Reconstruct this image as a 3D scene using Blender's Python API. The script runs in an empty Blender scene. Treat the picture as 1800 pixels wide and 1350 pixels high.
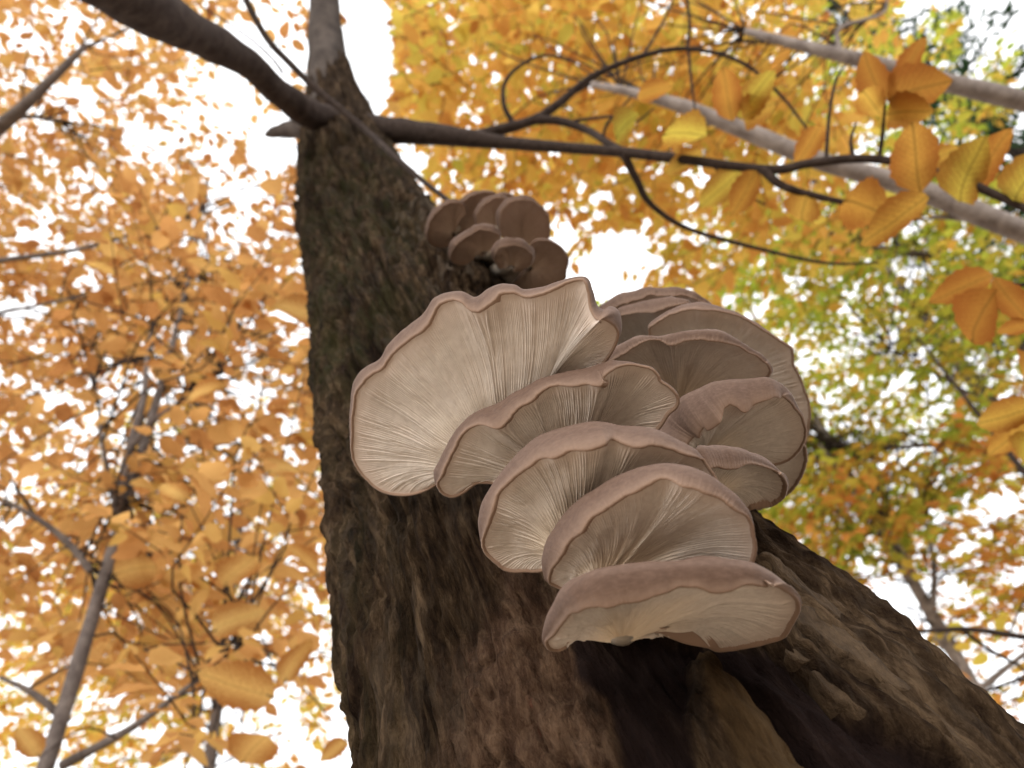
import bpy, math, random
import numpy as np
from mathutils import Matrix, Vector

random.seed(7)
RNG = np.random.default_rng(11)
SC = bpy.context.scene
COL = SC.collection

# ------------------------------------------------------------------ camera
FPX = 1400.0                                   # focal length in photo pixels (photo 1800 x 1350)
PITCH, ROLL = math.radians(46), math.radians(11)
CAM = np.array([0.0, 0.0, 1.15])
FW = np.array([0, math.cos(PITCH), math.sin(PITCH)])
_r0 = np.array([1.0, 0, 0]); _u0 = np.array([0, -math.sin(PITCH), math.cos(PITCH)])
RT = math.cos(ROLL) * _r0 - math.sin(ROLL) * _u0
UP = math.sin(ROLL) * _r0 + math.cos(ROLL) * _u0
cam_data = bpy.data.cameras.new('camera')
cam_data.sensor_width = 36.0
cam_data.lens = 36.0 * FPX / 1800.0
cam_data.clip_start = 0.02
cam_data.clip_end = 600.0
cam_data.dof.use_dof = True
cam_data.dof.focus_distance = 0.46
cam_data.dof.aperture_fstop = 8.0
cam = bpy.data.objects.new('camera', cam_data)
COL.objects.link(cam)
cam.matrix_world = Matrix(((RT[0], UP[0], -FW[0], CAM[0]), (RT[1], UP[1], -FW[1], CAM[1]),
                           (RT[2], UP[2], -FW[2], CAM[2]), (0, 0, 0, 1)))
SC.camera = cam

# ------------------------------------------------------------------ sky, frontal fill, exposure
FILL_EL, FILL_AZ = math.radians(10), math.radians(196)     # low angle of the added frontal fill, behind-left of the camera
world = bpy.data.worlds.new('World'); SC.world = world; world.use_nodes = True
wn = world.node_tree; wn.nodes.clear()
sky = wn.nodes.new('ShaderNodeTexSky'); sky.sky_type = 'NISHITA'; sky.sun_disc = False
sky.sun_elevation = FILL_EL; sky.sun_rotation = FILL_AZ
cloud = wn.nodes.new('ShaderNodeMix'); cloud.data_type = 'RGBA'
cloud.inputs['Factor'].default_value = 0.85               # overcast: even cloud over most of the sky light
cloud.inputs['B'].default_value = (11.0, 11.0, 11.1, 1)
bg = wn.nodes.new('ShaderNodeBackground'); bg.inputs['Strength'].default_value = 0.10
wo = wn.nodes.new('ShaderNodeOutputWorld')
wn.links.new(sky.outputs[0], cloud.inputs['A']); wn.links.new(cloud.outputs['Result'], bg.inputs[0])
wn.links.new(bg.outputs[0], wo.inputs[0])
fill_data = bpy.data.lights.new('frontal_fill', 'SUN'); fill_data.energy = 0.7; fill_data.angle = math.radians(25)  # added soft fill that lights the cap undersides like a camera flash
fill_data.color = (1.0, 0.96, 0.9)
frontal_fill = bpy.data.objects.new('frontal_fill', fill_data); COL.objects.link(frontal_fill)
_sd = Vector((math.sin(FILL_AZ) * math.cos(FILL_EL), math.cos(FILL_AZ) * math.cos(FILL_EL), math.sin(FILL_EL)))
frontal_fill.rotation_euler = _sd.to_track_quat('Z', 'Y').to_euler(); frontal_fill.location = (-2, -3, 6)
SC.view_settings.view_transform = 'Standard'; SC.view_settings.look = 'None'
SC.view_settings.exposure = 1.28; SC.view_settings.gamma = 1.0; SC.view_settings.use_curve_mapping = False
SC.render.engine = 'CYCLES'
SC.cycles.max_bounces = 5; SC.cycles.diffuse_bounces = 3; SC.cycles.transmission_bounces = 5
SC.cycles.glossy_bounces = 2; SC.cycles.transparent_max_bounces = 4
SC.cycles.use_denoising = True; SC.cycles.caustics_reflective = False; SC.cycles.caustics_refractive = False


# ------------------------------------------------------------------ helpers
def at(px, py, d):
    """photo pixel + depth along the view axis -> world point (arrays allowed)"""
    px = np.asarray(px, float); py = np.asarray(py, float); d = np.asarray(d, float)
    return CAM + d[..., None] * (FW + ((px - 900) / FPX)[..., None] * RT + ((675 - py) / FPX)[..., None] * UP)


def proj(p):
    q = np.asarray(p) - CAM
    d = q @ FW
    dd = np.where(np.abs(d) < 1e-6, 1e-6, d)
    return 900 + FPX * (q @ RT) / dd, 675 - FPX * (q @ UP) / dd, d


def _hash(ix, iy, iz, seed):
    h = (ix * 374761393 + iy * 668265263 + iz * 2147483647 + seed * 974711) & 0xffffffff
    h = ((h ^ (h >> 13)) * 1274126177) & 0xffffffff
    h = ((h ^ (h >> 16)) * 2246822519) & 0xffffffff
    return ((h ^ (h >> 15)) & 0xffffff) / float(0xffffff) * 2 - 1


def noise3(x, y, z, seed=0):
    """smooth value noise in -1..1"""
    x, y, z = np.broadcast_arrays(np.asarray(x, float), np.asarray(y, float), np.asarray(z, float))
    ix, iy, iz = (np.floor(a).astype(np.int64) for a in (x, y, z))
    fx, fy, fz = x - ix, y - iy, z - iz
    fx, fy, fz = (f * f * f * (f * (f * 6 - 15) + 10) for f in (fx, fy, fz))
    out = 0
    for a in (0, 1):
        for b in (0, 1):
            for c in (0, 1):
                w = (fx if a else 1 - fx) * (fy if b else 1 - fy) * (fz if c else 1 - fz)
                out = out + w * _hash(ix + a, iy + b, iz + c, seed)
    return out


def fbm(x, y, z, seed=0, octs=3):
    s = 0; a = 1.0; t = 0
    for k in range(octs):
        s = s + a * noise3(x * 2 ** k, y * 2 ** k, z * 2 ** k, seed + k); t += a; a *= 0.5
    return s / t * 1.5


def smooth01(x):
    x = np.clip(x, 0, 1); return x * x * (3 - 2 * x)


def crom(P, n):
    """Catmull-Rom through the rows of P, n samples even in arc length"""
    P = np.asarray(P, float)
    if len(P) == 2:
        t = np.linspace(0, 1, n)[:, None]; return P[0] * (1 - t) + P[1] * t
    Q = np.vstack([2 * P[0] - P[1], P, 2 * P[-1] - P[-2]])
    m = 14; t = np.linspace(0, 1, m, endpoint=False)[:, None]
    seg = []
    for i in range(len(P) - 1):
        a, b, c, d = Q[i:i + 4]
        seg.append(0.5 * (2 * b + (c - a) * t + (2 * a - 5 * b + 4 * c - d) * t ** 2 + (3 * b - a - 3 * c + d) * t ** 3))
    D = np.vstack(seg + [P[-1:]])
    L = np.r_[0, np.cumsum(np.linalg.norm(np.diff(D[:, :min(3, D.shape[1])], axis=0), axis=1))]
    u = np.linspace(0, L[-1], n)
    return np.stack([np.interp(u, L, D[:, k]) for k in range(D.shape[1])], 1)


def mesh_np(name, V, faces, smooth=True):
    """faces: list of int arrays, each (n,3) or (n,4)"""
    me = bpy.data.meshes.new(name)
    V = np.ascontiguousarray(V, np.float32)
    me.vertices.add(len(V)); me.vertices.foreach_set('co', V.ravel())
    faces = [np.asarray(f, np.int32) for f in faces if len(f)]
    loops = np.concatenate([f.ravel() for f in faces])
    tot = np.concatenate([np.full(len(f), f.shape[1], np.int32) for f in faces])
    st = np.r_[0, np.cumsum(tot)[:-1]].astype(np.int32)
    me.loops.add(len(loops)); me.loops.foreach_set('vertex_index', loops)
    me.polygons.add(len(tot)); me.polygons.foreach_set('loop_start', st); me.polygons.foreach_set('loop_total', tot)
    if smooth: me.polygons.foreach_set('use_smooth', np.ones(len(tot), bool))
    me.update(calc_edges=True); me.validate()
    return me


def fattr(me, name, vals):
    a = me.attributes.new(name, 'FLOAT', 'POINT'); a.data.foreach_set('value', np.ascontiguousarray(vals, np.float32))


def grid_faces(nu, nv, wrap_u=False, off=0, flip=False):
    """vertex (i,j) = off + i*nv + j"""
    iu = np.arange(nu if wrap_u else nu - 1); jv = np.arange(nv - 1)
    I, J = np.meshgrid(iu, jv, indexing='ij'); I2 = (I + 1) % nu
    f = np.stack([off + I * nv + J, off + I2 * nv + J, off + I2 * nv + J + 1, off + I * nv + J + 1], -1).reshape(-1, 4)
    return f[:, ::-1] if flip else f


def frames(P):
    """tangent and two parallel-transported normals along polyline P"""
    T = np.gradient(P, axis=0); T /= np.linalg.norm(T, axis=1)[:, None] + 1e-12
    N = np.zeros_like(P); B = np.zeros_like(P)
    n = CAM - P[0]; n = n - T[0] * (n @ T[0])
    if np.linalg.norm(n) < 1e-4: n = np.cross(T[0], [1, 0, 0.3])
    n /= np.linalg.norm(n)
    for i in range(len(P)):
        n = n - T[i] * (n @ T[i]); n /= np.linalg.norm(n) + 1e-12
        N[i] = n; B[i] = np.cross(T[i], n)
    return T, N, B


def tube_arrays(P, r, seg=10, rough=0.0, seed=0):
    P = np.asarray(P, float); r = np.asarray(r, float)
    T, N, B = frames(P)
    th = np.arange(seg) * 2 * math.pi / seg
    rr = np.repeat(r[:, None], seg, 1)
    dirs = N[:, None] * np.cos(th)[None, :, None] + B[:, None] * np.sin(th)[None, :, None]
    if rough:
        q = P[:, None] + dirs * rr[..., None]
        k = 1.0 / (r.mean() * 2.2 + 1e-6)
        rr = rr * (1 + rough * fbm(q[..., 0] * k, q[..., 1] * k, q[..., 2] * k * .45, seed, 2))
    V = (P[:, None] + dirs * rr[..., None]).reshape(-1, 3)
    n = len(P)
    i = np.arange(n - 1)[:, None]; j = np.arange(seg)[None]; j2 = (j + 1) % seg
    F = np.stack([i * seg + j, i * seg + j2, (i + 1) * seg + j2, (i + 1) * seg + j], -1).reshape(-1, 4)
    V = np.vstack([V, P[0], P[-1]])
    jj = np.arange(seg); c0 = n * seg; c1 = c0 + 1
    t0 = np.stack([(jj + 1) % seg, jj, np.full(seg, c0)], 1)
    t1 = np.stack([(n - 1) * seg + jj, (n - 1) * seg + (jj + 1) % seg, np.full(seg, c1)], 1)
    return V, [F, np.vstack([t0, t1])]


class Bag:
    """collects pieces of one stuff part"""
    def __init__(s): s.V = []; s.F = {3: [], 4: []}; s.n = 0
    def add(s, V, faces):
        for f in faces: s.F[f.shape[1]].append(f + s.n)
        s.V.append(V); s.n += len(V)
    def mesh(s, name, smooth=True):
        return mesh_np(name, np.vstack(s.V), [np.vstack(s.F[k]) for k in (3, 4) if s.F[k]], smooth)


ROOTLOC = {}


def thing(name, loc, label, cat, group=None):
    o = bpy.data.objects.new(name, None); COL.objects.link(o); o.empty_display_size = 0.05
    o.location = [float(v) for v in loc]; o['label'] = label; o['category'] = cat
    if group: o['group'] = group
    ROOTLOC[o.name] = Vector(o.location)
    return o


def part(name, me, mat, parent, kind=None):
    o = bpy.data.objects.new(name, me); COL.objects.link(o)
    if mat and not me.materials: me.materials.append(mat)
    if parent:
        o.parent = parent
        if parent.name in ROOTLOC: o.matrix_parent_inverse = Matrix.Translation(-ROOTLOC[parent.name])
    if kind: o['kind'] = kind
    return o


# ------------------------------------------------------------------ materials
def new_mat(name):
    m = bpy.data.materials.new(name); m.use_nodes = True; nt = m.node_tree; nt.nodes.clear()
    out = nt.nodes.new('ShaderNodeOutputMaterial')
    return m, nt, out


def N(nt, typ, **kw):
    n = nt.nodes.new(typ)
    for k, v in kw.items(): setattr(n, k, v)
    return n


def ramp(nt, fac, stops):
    r = nt.nodes.new('ShaderNodeValToRGB')
    e = r.color_ramp.elements
    while len(e) < len(stops): e.new(0.5)
    for el, (p, c) in zip(e, stops): el.position = p; el.color = (*c, 1)
    nt.links.new(fac, r.inputs[0]); return r.outputs[0]


def mixc(nt, fac, a, b, blend='MIX'):
    m = nt.nodes.new('ShaderNodeMix'); m.data_type = 'RGBA'; m.blend_type = blend
    for sock, v in (('Factor', fac), ('A', a), ('B', b)):
        if isinstance(v, (int, float)): m.inputs[sock].default_value = v
        elif isinstance(v, tuple): m.inputs[sock].default_value = (*v, 1)
        else: nt.links.new(v, m.inputs[sock])
    return m.outputs['Result']


def math_(nt, op, a, b=None):
    m = nt.nodes.new('ShaderNodeMath'); m.operation = op
    for i, v in enumerate((a, b)):
        if v is None: continue
        if isinstance(v, (int, float)): m.inputs[i].default_value = v
        else: nt.links.new(v, m.inputs[i])
    return m.outputs[0]


def noise_tex(nt, scale, detail=4, rough=0.6, vec=None, dist=0.0):
    t = nt.nodes.new('ShaderNodeTexNoise')
    t.inputs['Scale'].default_value = scale; t.inputs['Detail'].default_value = detail
    t.inputs['Roughness'].default_value = rough; t.inputs['Distortion'].default_value = dist
    if vec is not None: nt.links.new(vec, t.inputs['Vector'])
    return t.outputs[0]


def coords(nt, scale=(1, 1, 1), rot=(0, 0, 0)):
    g = nt.nodes.new('ShaderNodeNewGeometry'); mp = nt.nodes.new('ShaderNodeMapping')
    mp.inputs['Scale'].default_value = scale; mp.inputs['Rotation'].default_value = rot
    nt.links.new(g.outputs['Position'], mp.inputs['Vector']); return mp.outputs[0]


def attr(nt, name):
    a = nt.nodes.new('ShaderNodeAttribute'); a.attribute_name = name; return a.outputs['Fac']


def principled(nt, out, col, rough=0.85, bump=None, bstr=0.4, bdist=0.002, spec=0.25):
    p = nt.nodes.new('ShaderNodeBsdfPrincipled')
    if isinstance(col, tuple): p.inputs['Base Color'].default_value = (*col, 1)
    else: nt.links.new(col, p.inputs['Base Color'])
    p.inputs['Roughness'].default_value = rough; p.inputs['Specular IOR Level'].default_value = spec
    if bump is not None:
        b = nt.nodes.new('ShaderNodeBump'); b.inputs['Strength'].default_value = bstr; b.inputs['Distance'].default_value = bdist
        nt.links.new(bump, b.inputs['Height']); nt.links.new(b.outputs[0], p.inputs['Normal'])
    nt.links.new(p.outputs[0], out.inputs[0]); return p


def mat_trunk():
    m, nt, out = new_mat('trunk_bark')
    cb = nt.nodes.new('ShaderNodeCombineXYZ')
    nt.links.new(attr(nt, 'bx'), cb.inputs[0]); nt.links.new(attr(nt, 'by'), cb.inputs[1]); nt.links.new(math_(nt, 'MULTIPLY', attr(nt, 'bs'), 0.16), cb.inputs[2])
    c1 = cb.outputs[0]
    n1 = noise_tex(nt, 30, 6, 0.68, c1, 0.3); n2 = noise_tex(nt, 150, 5, 0.7, c1); n3 = noise_tex(nt, 14, 4, 0.6)
    nn = math_(nt, 'ADD', math_(nt, 'MULTIPLY', n1, 0.55), math_(nt, 'MULTIPLY', n2, 0.45))
    gr = noise_tex(nt, 95, 8, 0.78); gv = nt.nodes.new('ShaderNodeTexVoronoi'); gv.feature = 'DISTANCE_TO_EDGE'; gv.inputs['Scale'].default_value = 70
    wv = nt.nodes.new('ShaderNodeVectorMath'); wv.operation = 'ADD'; gp = nt.nodes.new('ShaderNodeNewGeometry'); wn_ = nt.nodes.new('ShaderNodeTexNoise'); wn_.inputs['Scale'].default_value = 60
    ws = nt.nodes.new('ShaderNodeVectorMath'); ws.operation = 'SCALE'; ws.inputs['Scale'].default_value = 0.022; nt.links.new(wn_.outputs['Color'], ws.inputs[0])
    nt.links.new(gp.outputs['Position'], wv.inputs[0]); nt.links.new(ws.outputs[0], wv.inputs[1]); nt.links.new(wv.outputs[0], gv.inputs['Vector'])
    nn_r = math_(nt, 'ADD', math_(nt, 'MULTIPLY', nn, 0.35), math_(nt, 'MULTIPLY', gr, 0.65))
    nn = math_(nt, 'ADD', math_(nt, 'MULTIPLY', nn, 0.72), math_(nt, 'MULTIPLY', gr, 0.28))
    base = ramp(nt, nn, [(0.39, (0.006, 0.0035, 0.002)), (0.46, (0.021, 0.012, 0.007)), (0.52, (0.055, 0.034, 0.019)), (0.60, (0.155, 0.102, 0.060))])
    red = ramp(nt, nn_r, [(0.36, (0.016, 0.008, 0.005)), (0.48, (0.066, 0.036, 0.022)), (0.62, (0.18, 0.110, 0.068))])
    col = mixc(nt, attr(nt, 'ruddy'), base, red)
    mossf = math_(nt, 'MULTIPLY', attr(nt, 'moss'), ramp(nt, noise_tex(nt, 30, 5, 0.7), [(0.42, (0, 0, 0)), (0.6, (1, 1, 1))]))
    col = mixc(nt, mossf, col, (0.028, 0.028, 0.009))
    sp = ramp(nt, noise_tex(nt, 75, 3, 0.6), [(0.66, (0, 0, 0)), (0.74, (1, 1, 1))])
    col = mixc(nt, math_(nt, 'MULTIPLY', math_(nt, 'MULTIPLY', sp, attr(nt, 'ruddy')), 0.55), col, (0.19, 0.062, 0.040))
    pale = ramp(nt, noise_tex(nt, 48, 4, 0.7), [(0.52, (0, 0, 0)), (0.66, (1, 1, 1))])
    col = mixc(nt, math_(nt, 'MULTIPLY', pale, attr(nt, 'pale')), col, (0.12, 0.092, 0.068))
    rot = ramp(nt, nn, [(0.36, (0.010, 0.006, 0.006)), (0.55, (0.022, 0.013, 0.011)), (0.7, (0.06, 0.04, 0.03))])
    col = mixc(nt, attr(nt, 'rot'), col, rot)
    och = ramp(nt, nn, [(0.38, (0.03, 0.017, 0.008)), (0.50, (0.095, 0.058, 0.028)), (0.64, (0.17, 0.112, 0.060))])
    col = mixc(nt, attr(nt, 'ochre'), col, och)
    bh = math_(nt, 'ADD', n2, math_(nt, 'MULTIPLY', noise_tex(nt, 480, 4, 0.7, c1), 0.6))
    crack = ramp(nt, gv.outputs['Distance'], [(0.0, (0, 0, 0)), (0.10, (1, 1, 1))])
    bh = math_(nt, 'ADD', math_(nt, 'ADD', bh, math_(nt, 'MULTIPLY', gr, 1.1)), math_(nt, 'MULTIPLY', crack, 0.10))
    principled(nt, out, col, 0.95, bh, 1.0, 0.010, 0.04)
    return m


def mat_bark(name, dark, light, scale=30, squash=0.4, bd=0.004):
    m, nt, out = new_mat(name)
    c1 = coords(nt, (1, 1, squash)); n1 = noise_tex(nt, scale, 6, 0.65, c1, 0.4)
    n2 = noise_tex(nt, scale * 6, 4, 0.7, c1)
    col = ramp(nt, math_(nt, 'ADD', math_(nt, 'MULTIPLY', n1, 0.7), math_(nt, 'MULTIPLY', n2, 0.3)), [(0.36, dark), (0.62, light)])
    principled(nt, out, col, 0.9, math_(nt, 'ADD', n2, n1), 0.8, bd, 0.08)
    return m


def mat_skin():
    m, nt, out = new_mat('mushroom_cap_skin')
    n1 = noise_tex(nt, 32, 5, 0.65); n2 = noise_tex(nt, 900, 3, 0.6); n3 = noise_tex(nt, 160, 4, 0.6)
    nn = math_(nt, 'ADD', math_(nt, 'MULTIPLY', n1, 0.85), math_(nt, 'MULTIPLY', n3, 0.15))
    col = ramp(nt, nn, [(0.28, (0.084, 0.047, 0.032)), (0.46, (0.108, 0.063, 0.043)), (0.56, (0.124, 0.074, 0.052)), (0.74, (0.160, 0.100, 0.072))])
    fleck = ramp(nt, noise_tex(nt, 260, 3, 0.6), [(0.72, (0, 0, 0)), (0.77, (0.45, 0.45, 0.45))])
    col = mixc(nt, fleck, col, (0.07, 0.04, 0.03))
    col = mixc(nt, attr(nt, 'lip'), col, (0.29, 0.195, 0.14))
    principled(nt, out, col, 0.7, math_(nt, 'ADD', n2, math_(nt, 'MULTIPLY', n3, .8)), 0.2, 0.0008, 0.3)
    return m


def mat_gills(name='mushroom_gills', lo=(0.58, 0.515, 0.455), hi=(0.66, 0.595, 0.53), root_c=(0.72, 0.60, 0.45), rim_c=(0.45, 0.34, 0.275)):
    m, nt, out = new_mat(name)
    n1 = noise_tex(nt, 30, 3, 0.6); n2 = noise_tex(nt, 700, 3, 0.6)
    col = ramp(nt, n1, [(0.35, lo), (0.65, hi)])
    v = attr(nt, 'reach')
    col = mixc(nt, ramp(nt, v, [(0.0, (1, 1, 1)), (0.55, (0, 0, 0))]), col, root_c)  # cream near the stem, warmed to paint in light glowing through the cap
    col = mixc(nt, ramp(nt, v, [(0.82, (0, 0, 0)), (1.0, (0.6, 0.6, 0.6))]), col, rim_c)
    principled(nt, out, col, 0.9, n2, 0.2, 0.0005, 0.05)
    return m


def mat_leaf(name, stops, veins=False, trans=0.62, tmul=1.05, vs=0.75):
    m, nt, out = new_mat(name)
    g = nt.nodes.new('ShaderNodeNewGeometry'); oi = nt.nodes.new('ShaderNodeObjectInfo')
    rnd = math_(nt, 'FRACT', math_(nt, 'ADD', g.outputs['Random Per Island'], oi.outputs['Random']))
    blot = noise_tex(nt, 28 if veins else 18, 3, 0.6)
    f = math_(nt, 'ADD', math_(nt, 'MULTIPLY', rnd, 0.8), math_(nt, 'MULTIPLY', math_(nt, 'SUBTRACT', blot, 0.4), 0.9))
    col = ramp(nt, f, stops)
    if veins:
        uv = nt.nodes.new('ShaderNodeUVMap'); sx = nt.nodes.new('ShaderNodeSeparateXYZ'); nt.links.new(uv.outputs[0], sx.inputs[0])
        av = math_(nt, 'ABSOLUTE', math_(nt, 'SUBTRACT', sx.outputs[1], 0.5))
        ph = math_(nt, 'SUBTRACT', math_(nt, 'MULTIPLY', sx.outputs[0], 11.0), math_(nt, 'MULTIPLY', av, 7.0))
        w = math_(nt, 'ABSOLUTE', math_(nt, 'SUBTRACT', math_(nt, 'FRACT', ph), 0.5))
        vein = ramp(nt, w, [(0.0, (0.62, 0.62, 0.62)), (0.12, (0, 0, 0))])
        mid = ramp(nt, av, [(0.012, (0.8, 0.8, 0.8)), (0.03, (0, 0, 0))])
        vv = math_(nt, 'MAXIMUM', vein, mid)
        rust = noise_tex(nt, 60, 4, 0.7)
        rf = math_(nt, 'MULTIPLY', ramp(nt, math_(nt, 'ADD', rust, math_(nt, 'MULTIPLY', av, 0.5)), [(0.50, (0, 0, 0)), (0.68, (1, 1, 1))]), 0.85)
        col = mixc(nt, rf, col, (0.25, 0.075, 0.018))
        col = mixc(nt, math_(nt, 'MULTIPLY', vv, vs), col, (0.15, 0.085, 0.02))
    tcol = mixc(nt, 1.0, col, (tmul, tmul, tmul * 0.9), 'MULTIPLY')
    d = nt.nodes.new('ShaderNodeBsdfDiffuse'); t = nt.nodes.new('ShaderNodeBsdfTranslucent'); mx = nt.nodes.new('ShaderNodeMixShader')
    nt.links.new(col, d.inputs[0]); nt.links.new(tcol, t.inputs[0]); mx.inputs[0].default_value = trans
    nt.links.new(d.outputs[0], mx.inputs[1]); nt.links.new(t.outputs[0], mx.inputs[2]); nt.links.new(mx.outputs[0], out.inputs[0])
    return m


M_TRUNK = mat_trunk()
M_LIMB = mat_bark('limb_bark', (0.028, 0.019, 0.016), (0.075, 0.055, 0.046), 40, 1.0)
M_LEADER = mat_bark('leader_bark', (0.025, 0.019, 0.016), (0.085, 0.068, 0.058), 18, 0.5)
M_TWIG = mat_bark('twig_bark', (0.020, 0.014, 0.012), (0.055, 0.040, 0.033), 60, 1.0, 0.001)
M_GREY = mat_bark('grey_bark', (0.075, 0.06, 0.055), (0.18, 0.15, 0.135), 16, 0.8)
M_PALE = mat_bark('pale_beech_bark', (0.14, 0.115, 0.105), (0.32, 0.28, 0.255), 14, 0.8)
M_PLATE = mat_bark('bark_plate', (0.010, 0.006, 0.004), (0.085, 0.056, 0.033), 55, 0.35, 0.004)
M_SKIN = mat_skin(); M_GILL = mat_gills()
M_GILL_SHADED = mat_gills('shaded_brown_mushroom_gills', (0.33, 0.235, 0.185), (0.39, 0.285, 0.225), (0.40, 0.30, 0.23), (0.26, 0.165, 0.125))  # upper cluster: reddish brown, darkened so its shade is in the colour
M_STEM = mat_bark('mushroom_stem', (0.42, 0.36, 0.29), (0.60, 0.53, 0.44), 60, 0.6, 0.001)
ORANGE = [(0.0, (0.58, 0.37, 0.10)), (0.3, (0.61, 0.36, 0.135)), (0.6, (0.58, 0.31, 0.115)), (0.85, (0.47, 0.22, 0.08)), (1.0, (0.28, 0.11, 0.04))]
GOLD = [(0.0, (0.46, 0.44, 0.08)), (0.25, (0.65, 0.48, 0.10)), (0.55, (0.68, 0.41, 0.10)), (0.85, (0.58, 0.28, 0.07)), (1.0, (0.38, 0.15, 0.045))]
OLIVE = [(0.0, (0.27, 0.36, 0.05)), (0.35, (0.40, 0.44, 0.06)), (0.6, (0.55, 0.46, 0.075)), (0.85, (0.60, 0.37, 0.07)), (1.0, (0.53, 0.23, 0.05))]
RUST = [(0.0, (0.40, 0.44, 0.06)), (0.3, (0.60, 0.42, 0.08)), (0.65, (0.62, 0.28, 0.07)), (1.0, (0.48, 0.17, 0.05))]
M_LEAF = {k: mat_leaf('leaf_' + k, s) for k, s in (('orange', ORANGE), ('gold', GOLD), ('olive', OLIVE), ('rust', RUST))}
M_BIG = mat_leaf('leaf_big', [(0.0, (0.60, 0.40, 0.08)), (0.4, (0.58, 0.34, 0.07)), (0.75, (0.50, 0.25, 0.05)), (1.0, (0.36, 0.15, 0.035))], True, .72)
M_BIGG = mat_leaf('leaf_big_yellow_green', [(0.0, (0.46, 0.44, 0.07)), (1.0, (0.60, 0.45, 0.08))], True, .72)
M_BIGB = mat_leaf('leaf_big_brown', [(0.0, (0.50, 0.27, 0.055)), (1.0, (0.34, 0.135, 0.03))], True, .72)
M_BIGT = mat_leaf('leaf_big_tan', [(0.0, (0.64, 0.44, 0.17)), (1.0, (0.58, 0.35, 0.12))], True, .8, 1.15, .35)
M_NEEDLE = mat_leaf('conifer_needles', [(0.0, (0.020, 0.045, 0.022)), (1.0, (0.045, 0.085, 0.040))], False, 0.15, 1.0)


def mat_ground():
    m, nt, out = new_mat('leaf_litter')
    v = nt.nodes.new('ShaderNodeTexVoronoi'); v.inputs['Scale'].default_value = 16
    sep = nt.nodes.new('ShaderNodeSeparateColor'); nt.links.new(v.outputs['Color'], sep.inputs[0])
    n1 = noise_tex(nt, 3, 4, 0.6)
    col = ramp(nt, math_(nt, 'ADD', math_(nt, 'MULTIPLY', sep.outputs[0], 0.6), math_(nt, 'MULTIPLY', n1, 0.4)),
               [(0.2, (0.13, 0.10, 0.075)), (0.5, (0.28, 0.215, 0.16)), (0.8, (0.40, 0.32, 0.24))])
    principled(nt, out, col, 0.9, v.outputs['Distance'], 0.8, 0.03)
    return m


# ------------------------------------------------------------------ ground
def build_ground():
    n = 90
    u = np.linspace(-1, 1, n); u = np.sign(u) * np.abs(u) ** 2.6 * 220
    X, Y = np.meshgrid(u, u, indexing='ij')
    Z = 0.10 * fbm(X * .35, Y * .35, 0 * X, 3, 3) + 1.2 * fbm(X * .02, Y * .02, 0 * X, 9, 2) * smooth01((np.hypot(X, Y) - 8) / 40)
    Z = Z - 0.04
    me = mesh_np('ground', np.stack([X, Y, Z], -1).reshape(-1, 3), [grid_faces(n, n)])
    o = part('ground', me, mat_ground(), None, 'structure')
    o['label'] = 'forest floor covered in brown fallen leaves'; o['category'] = 'ground'


build_ground()

# ------------------------------------------------------------------ the leaning tree: trunk
K = 1.35
AX = [(1008, 1152, .477, .268), (868, 860, .632, .252), (717, 558, .995, .230), (641, 400, 1.42, .225), (603, 250, 1.75, .178)]
_A = [at(a[0], a[1], a[2] * K) for a in AX]; _R = [a[3] * K / 2 for a in AX]
TA = np.vstack([[0.225, 0.50, -0.12], [0.221, 0.52, 0.12], [0.205, 0.555, 0.55], [0.103, 0.585, 1.05], *_A, at(596, 205, 2.50), at(585, 160, 2.66), at(577, 110, 2.82)])
TR = np.r_[0.40, 0.29, 0.235, 0.234, _R, 0.097, 0.078, 0.066]
_dense = crom(np.c_[TA, TR], 1600)
# along-axis sampling: finer where the camera is close
_dd = np.linalg.norm(_dense[:, :3] - CAM, axis=1)
_ds = np.r_[0, np.cumsum(1.0 / np.maximum(_dd[1:] - .16, .25) * np.linalg.norm(np.diff(_dense[:, :3], axis=0), axis=1))]
NS = 900
_u = np.linspace(0, _ds[-1], NS)
AXP = np.stack([np.interp(_u, _ds, _dense[:, k]) for k in range(3)], 1); AXR = np.interp(_u, _ds, _dense[:, 3])
SLEN = np.r_[0, np.cumsum(np.linalg.norm(np.diff(AXP, axis=0), axis=1))]


def trunk_surface(px, py, start=0.18):
    """first hit of the pixel ray with the smooth trunk (depth, point, outward normal) or None"""
    def gap(d):
        p = at(px, py, d); q = np.linalg.norm(AXP[::3] - p, axis=1) - AXR[::3]; k = q.argmin(); return q[k], p, k
    for d in np.arange(start, 3.2, 0.006):
        if gap(d)[0] < 0:
            lo, hi = d - .006, d
            for _ in range(9):
                m_ = (lo + hi) / 2
                if gap(m_)[0] < 0: hi = m_
                else: lo = m_
            g, p, k = gap(hi); n = p - AXP[::3][k]; return hi, p, n / np.linalg.norm(n)
    return None


def in_poly(px, py, poly):
    poly = np.asarray(poly, float); inside = np.zeros(px.shape, bool)
    j = len(poly) - 1
    for i in range(len(poly)):
        xi, yi = poly[i]; xj, yj = poly[j]
        c = ((yi > py) != (yj > py)) & (px < (xj - xi) * (py - yi) / (yj - yi + 1e-9) + xi)
        inside ^= c; j = i
    return inside


def soft_poly(px, py, poly, soft):
    """1 inside the outline, falling to 0 over `soft` pixels"""
    poly = np.asarray(poly, float); d = np.full(px.shape, 1e9)
    for i in range(len(poly)):
        a = poly[i - 1]; b = poly[i]; ab = b - a
        t = np.clip(((px - a[0]) * ab[0] + (py - a[1]) * ab[1]) / (ab @ ab + 1e-9), 0, 1)
        d = np.minimum(d, np.hypot(px - a[0] - t * ab[0], py - a[1] - t * ab[1]))
    s = np.where(in_poly(px, py, poly), d, -d)
    return smooth01(0.5 + s / soft)


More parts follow.
